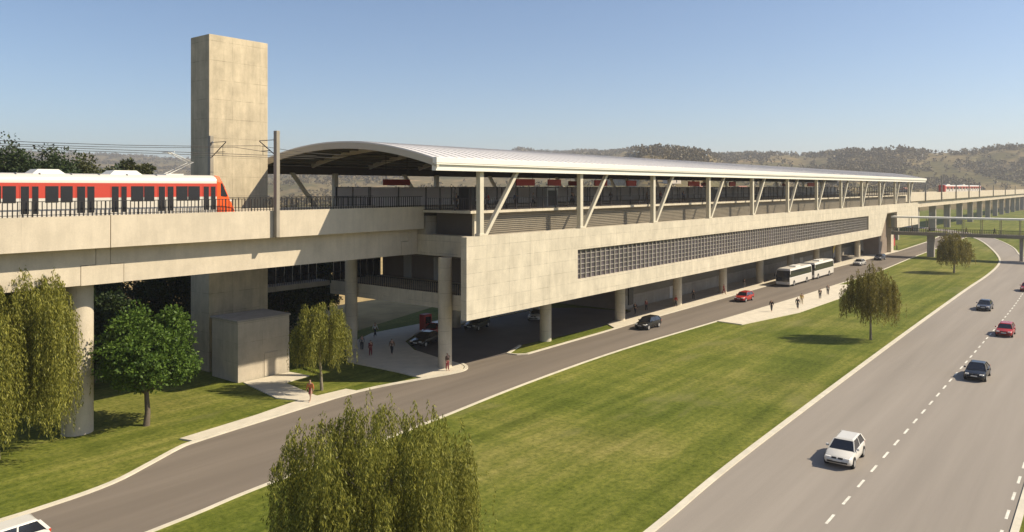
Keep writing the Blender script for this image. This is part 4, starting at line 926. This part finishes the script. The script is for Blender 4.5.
fl = ['highest dark tree rising above the train roof at the left edge', 'dark tree crown in the top left corner of the tree group', 'olive tree above the train, second highest of the group', 'olive tree on the falling right side of the group above the train', 'small tree at the right end of the group above the train', 'lone round tree top showing above the train between the two groups', 'low dark tree top right of the group above the train', 'dark tree partly outside the left edge above the train', 'lower tree standing in front of the group above the train']
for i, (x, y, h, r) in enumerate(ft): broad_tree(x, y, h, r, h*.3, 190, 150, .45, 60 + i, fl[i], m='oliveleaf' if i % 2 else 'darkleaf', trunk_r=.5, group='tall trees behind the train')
broad_tree(60.5, 78.5, 6.0, 2.4, 2.6, 50, 70, .3, 90, 'small tree with a dark trunk on the field seen under the mezzanine', m='darkleaf', trunk_r=.18)
# wood on the hills: one mass
def woodland():
    rg = np.random.default_rng(99); rs = random.Random(99); Ps = []; n = 0; cen = []
    while n < 15000:
        px = rs.uniform(-80, 1200); d = rs.uniform(430, 2600) if rs.random() < .45 else float(np.interp(px, *zip(*PR))) * rs.uniform(.5, 1.01)
        r = (px - 512) / FPX * d; x = d*FW[0] + r*RT[0]; y = d*FW[1] + r*RT[1]
        if y < 100: continue
        t = noise.noise(Vector((x*.005, y*.005, 5))) + .6*noise.noise(Vector((x*.02, y*.02, 2)))
        if t < .10 and rs.random() > .07: continue
        z = terrain_h(x, y)
        if z <= 0.2 and px > 600: continue
        cen.append((x, y, z, rs.uniform(1.9, 4.4) * (1 if d < 1300 else 1.5))); n += 1
    C = np.array(cen); per = 16; idx = np.repeat(np.arange(len(C)), per)
    v = unit(rg.normal(0, 1, (len(idx), 3))); s = C[idx, 3][:, None]
    P = C[idx, :3] + v*s*np.array([.6, .6, .6])*rg.uniform(.3, 1, (len(idx), 1)) + np.array([0, 0, .75])*s
    D = unit(v + rg.normal(0, .6, v.shape)); Nn = unit(np.cross(D, rg.normal(0, 1, D.shape)))
    o = leaf_obj('hillside_woodland', P, D, Nn, s[:, 0]*.75, s[:, 0]*.6, M['hilltree']); tag(o, 'scattered trees and woods covering the dry hills behind the station', 'woodland', kind='stuff')
woodland()
# small houses on the hillside seen under the roof
rs = random.Random(4)
hp = [(352, 520), (366, 560), (378, 500), (390, 610), (402, 560), (500, 620), (540, 650), (568, 600), (598, 640), (640, 620), (672, 700), (905, 900), (700, 660), (742, 700)]
hw_ = ['far left', 'second from left', 'third from left', 'fourth from left', 'fifth from left', 'sixth from left', 'seventh from left', 'eighth from left', 'ninth from left', 'tenth from left', 'eleventh from left', 'far right', 'twelfth from left', 'thirteenth from left']
for i, (px, d) in enumerate(hp):
    r = (px - 512) / FPX * d; x = d*FW[0] + r*RT[0]; y = d*FW[1] + r*RT[1]; z = terrain_h(x, y) - .5
    e = empty('hillside_house', (x, y, z), 'tiny clay roofed house on the hillside under the station roof, %s' % hw_[i], 'house', 'houses on the hillside')
    w2, l2 = rs.uniform(4, 6), rs.uniform(6, 11)
    wl_ = MB().box(x - l2, x + l2, y - w2, y + w2, z, z + 5).build('wall', M['claywall'], e)
    MB().add([(x - l2 - .5, y - w2 - .5, z + 5.01), (x + l2 + .5, y - w2 - .5, z + 5.01), (x + l2 + .5, y + w2 + .5, z + 5.01), (x - l2 - .5, y + w2 + .5, z + 5.01), (x - l2 - .5, y, z + 8), (x + l2 + .5, y, z + 8)], [(0, 1, 5, 4), (2, 3, 4, 5), (0, 4, 3), (1, 2, 5), (3, 2, 1, 0)]).build('roof', M['clayroof'], e)
    MB().box(x - 1, x + 1, y - w2 - .05, y - w2 - .001, z + 1, z + 3).build('window', M['glass'], wl_)

# ------------------------------------------------------------------ haze
hz = MB().box(-9500, 9500, -9500, 9500, -1.5, 215).build('haze', [], None)
hm = bpy.data.materials.new('haze_air'); hm.use_nodes = True; t = hm.node_tree; t.nodes.remove(t.nodes['Principled BSDF'])
pv = t.nodes.new('ShaderNodeVolumePrincipled'); pv.inputs['Color'].default_value = (.91, .91, .93, 1); pv.inputs['Density'].default_value = .00021; pv.inputs['Anisotropy'].default_value = .2
t.links.new(pv.outputs[0], t.nodes['Material Output'].inputs['Volume']); hz.data.materials.append(hm); tag(hz, 'thin pale haze in the air over the whole valley', 'haze', kind='stuff')
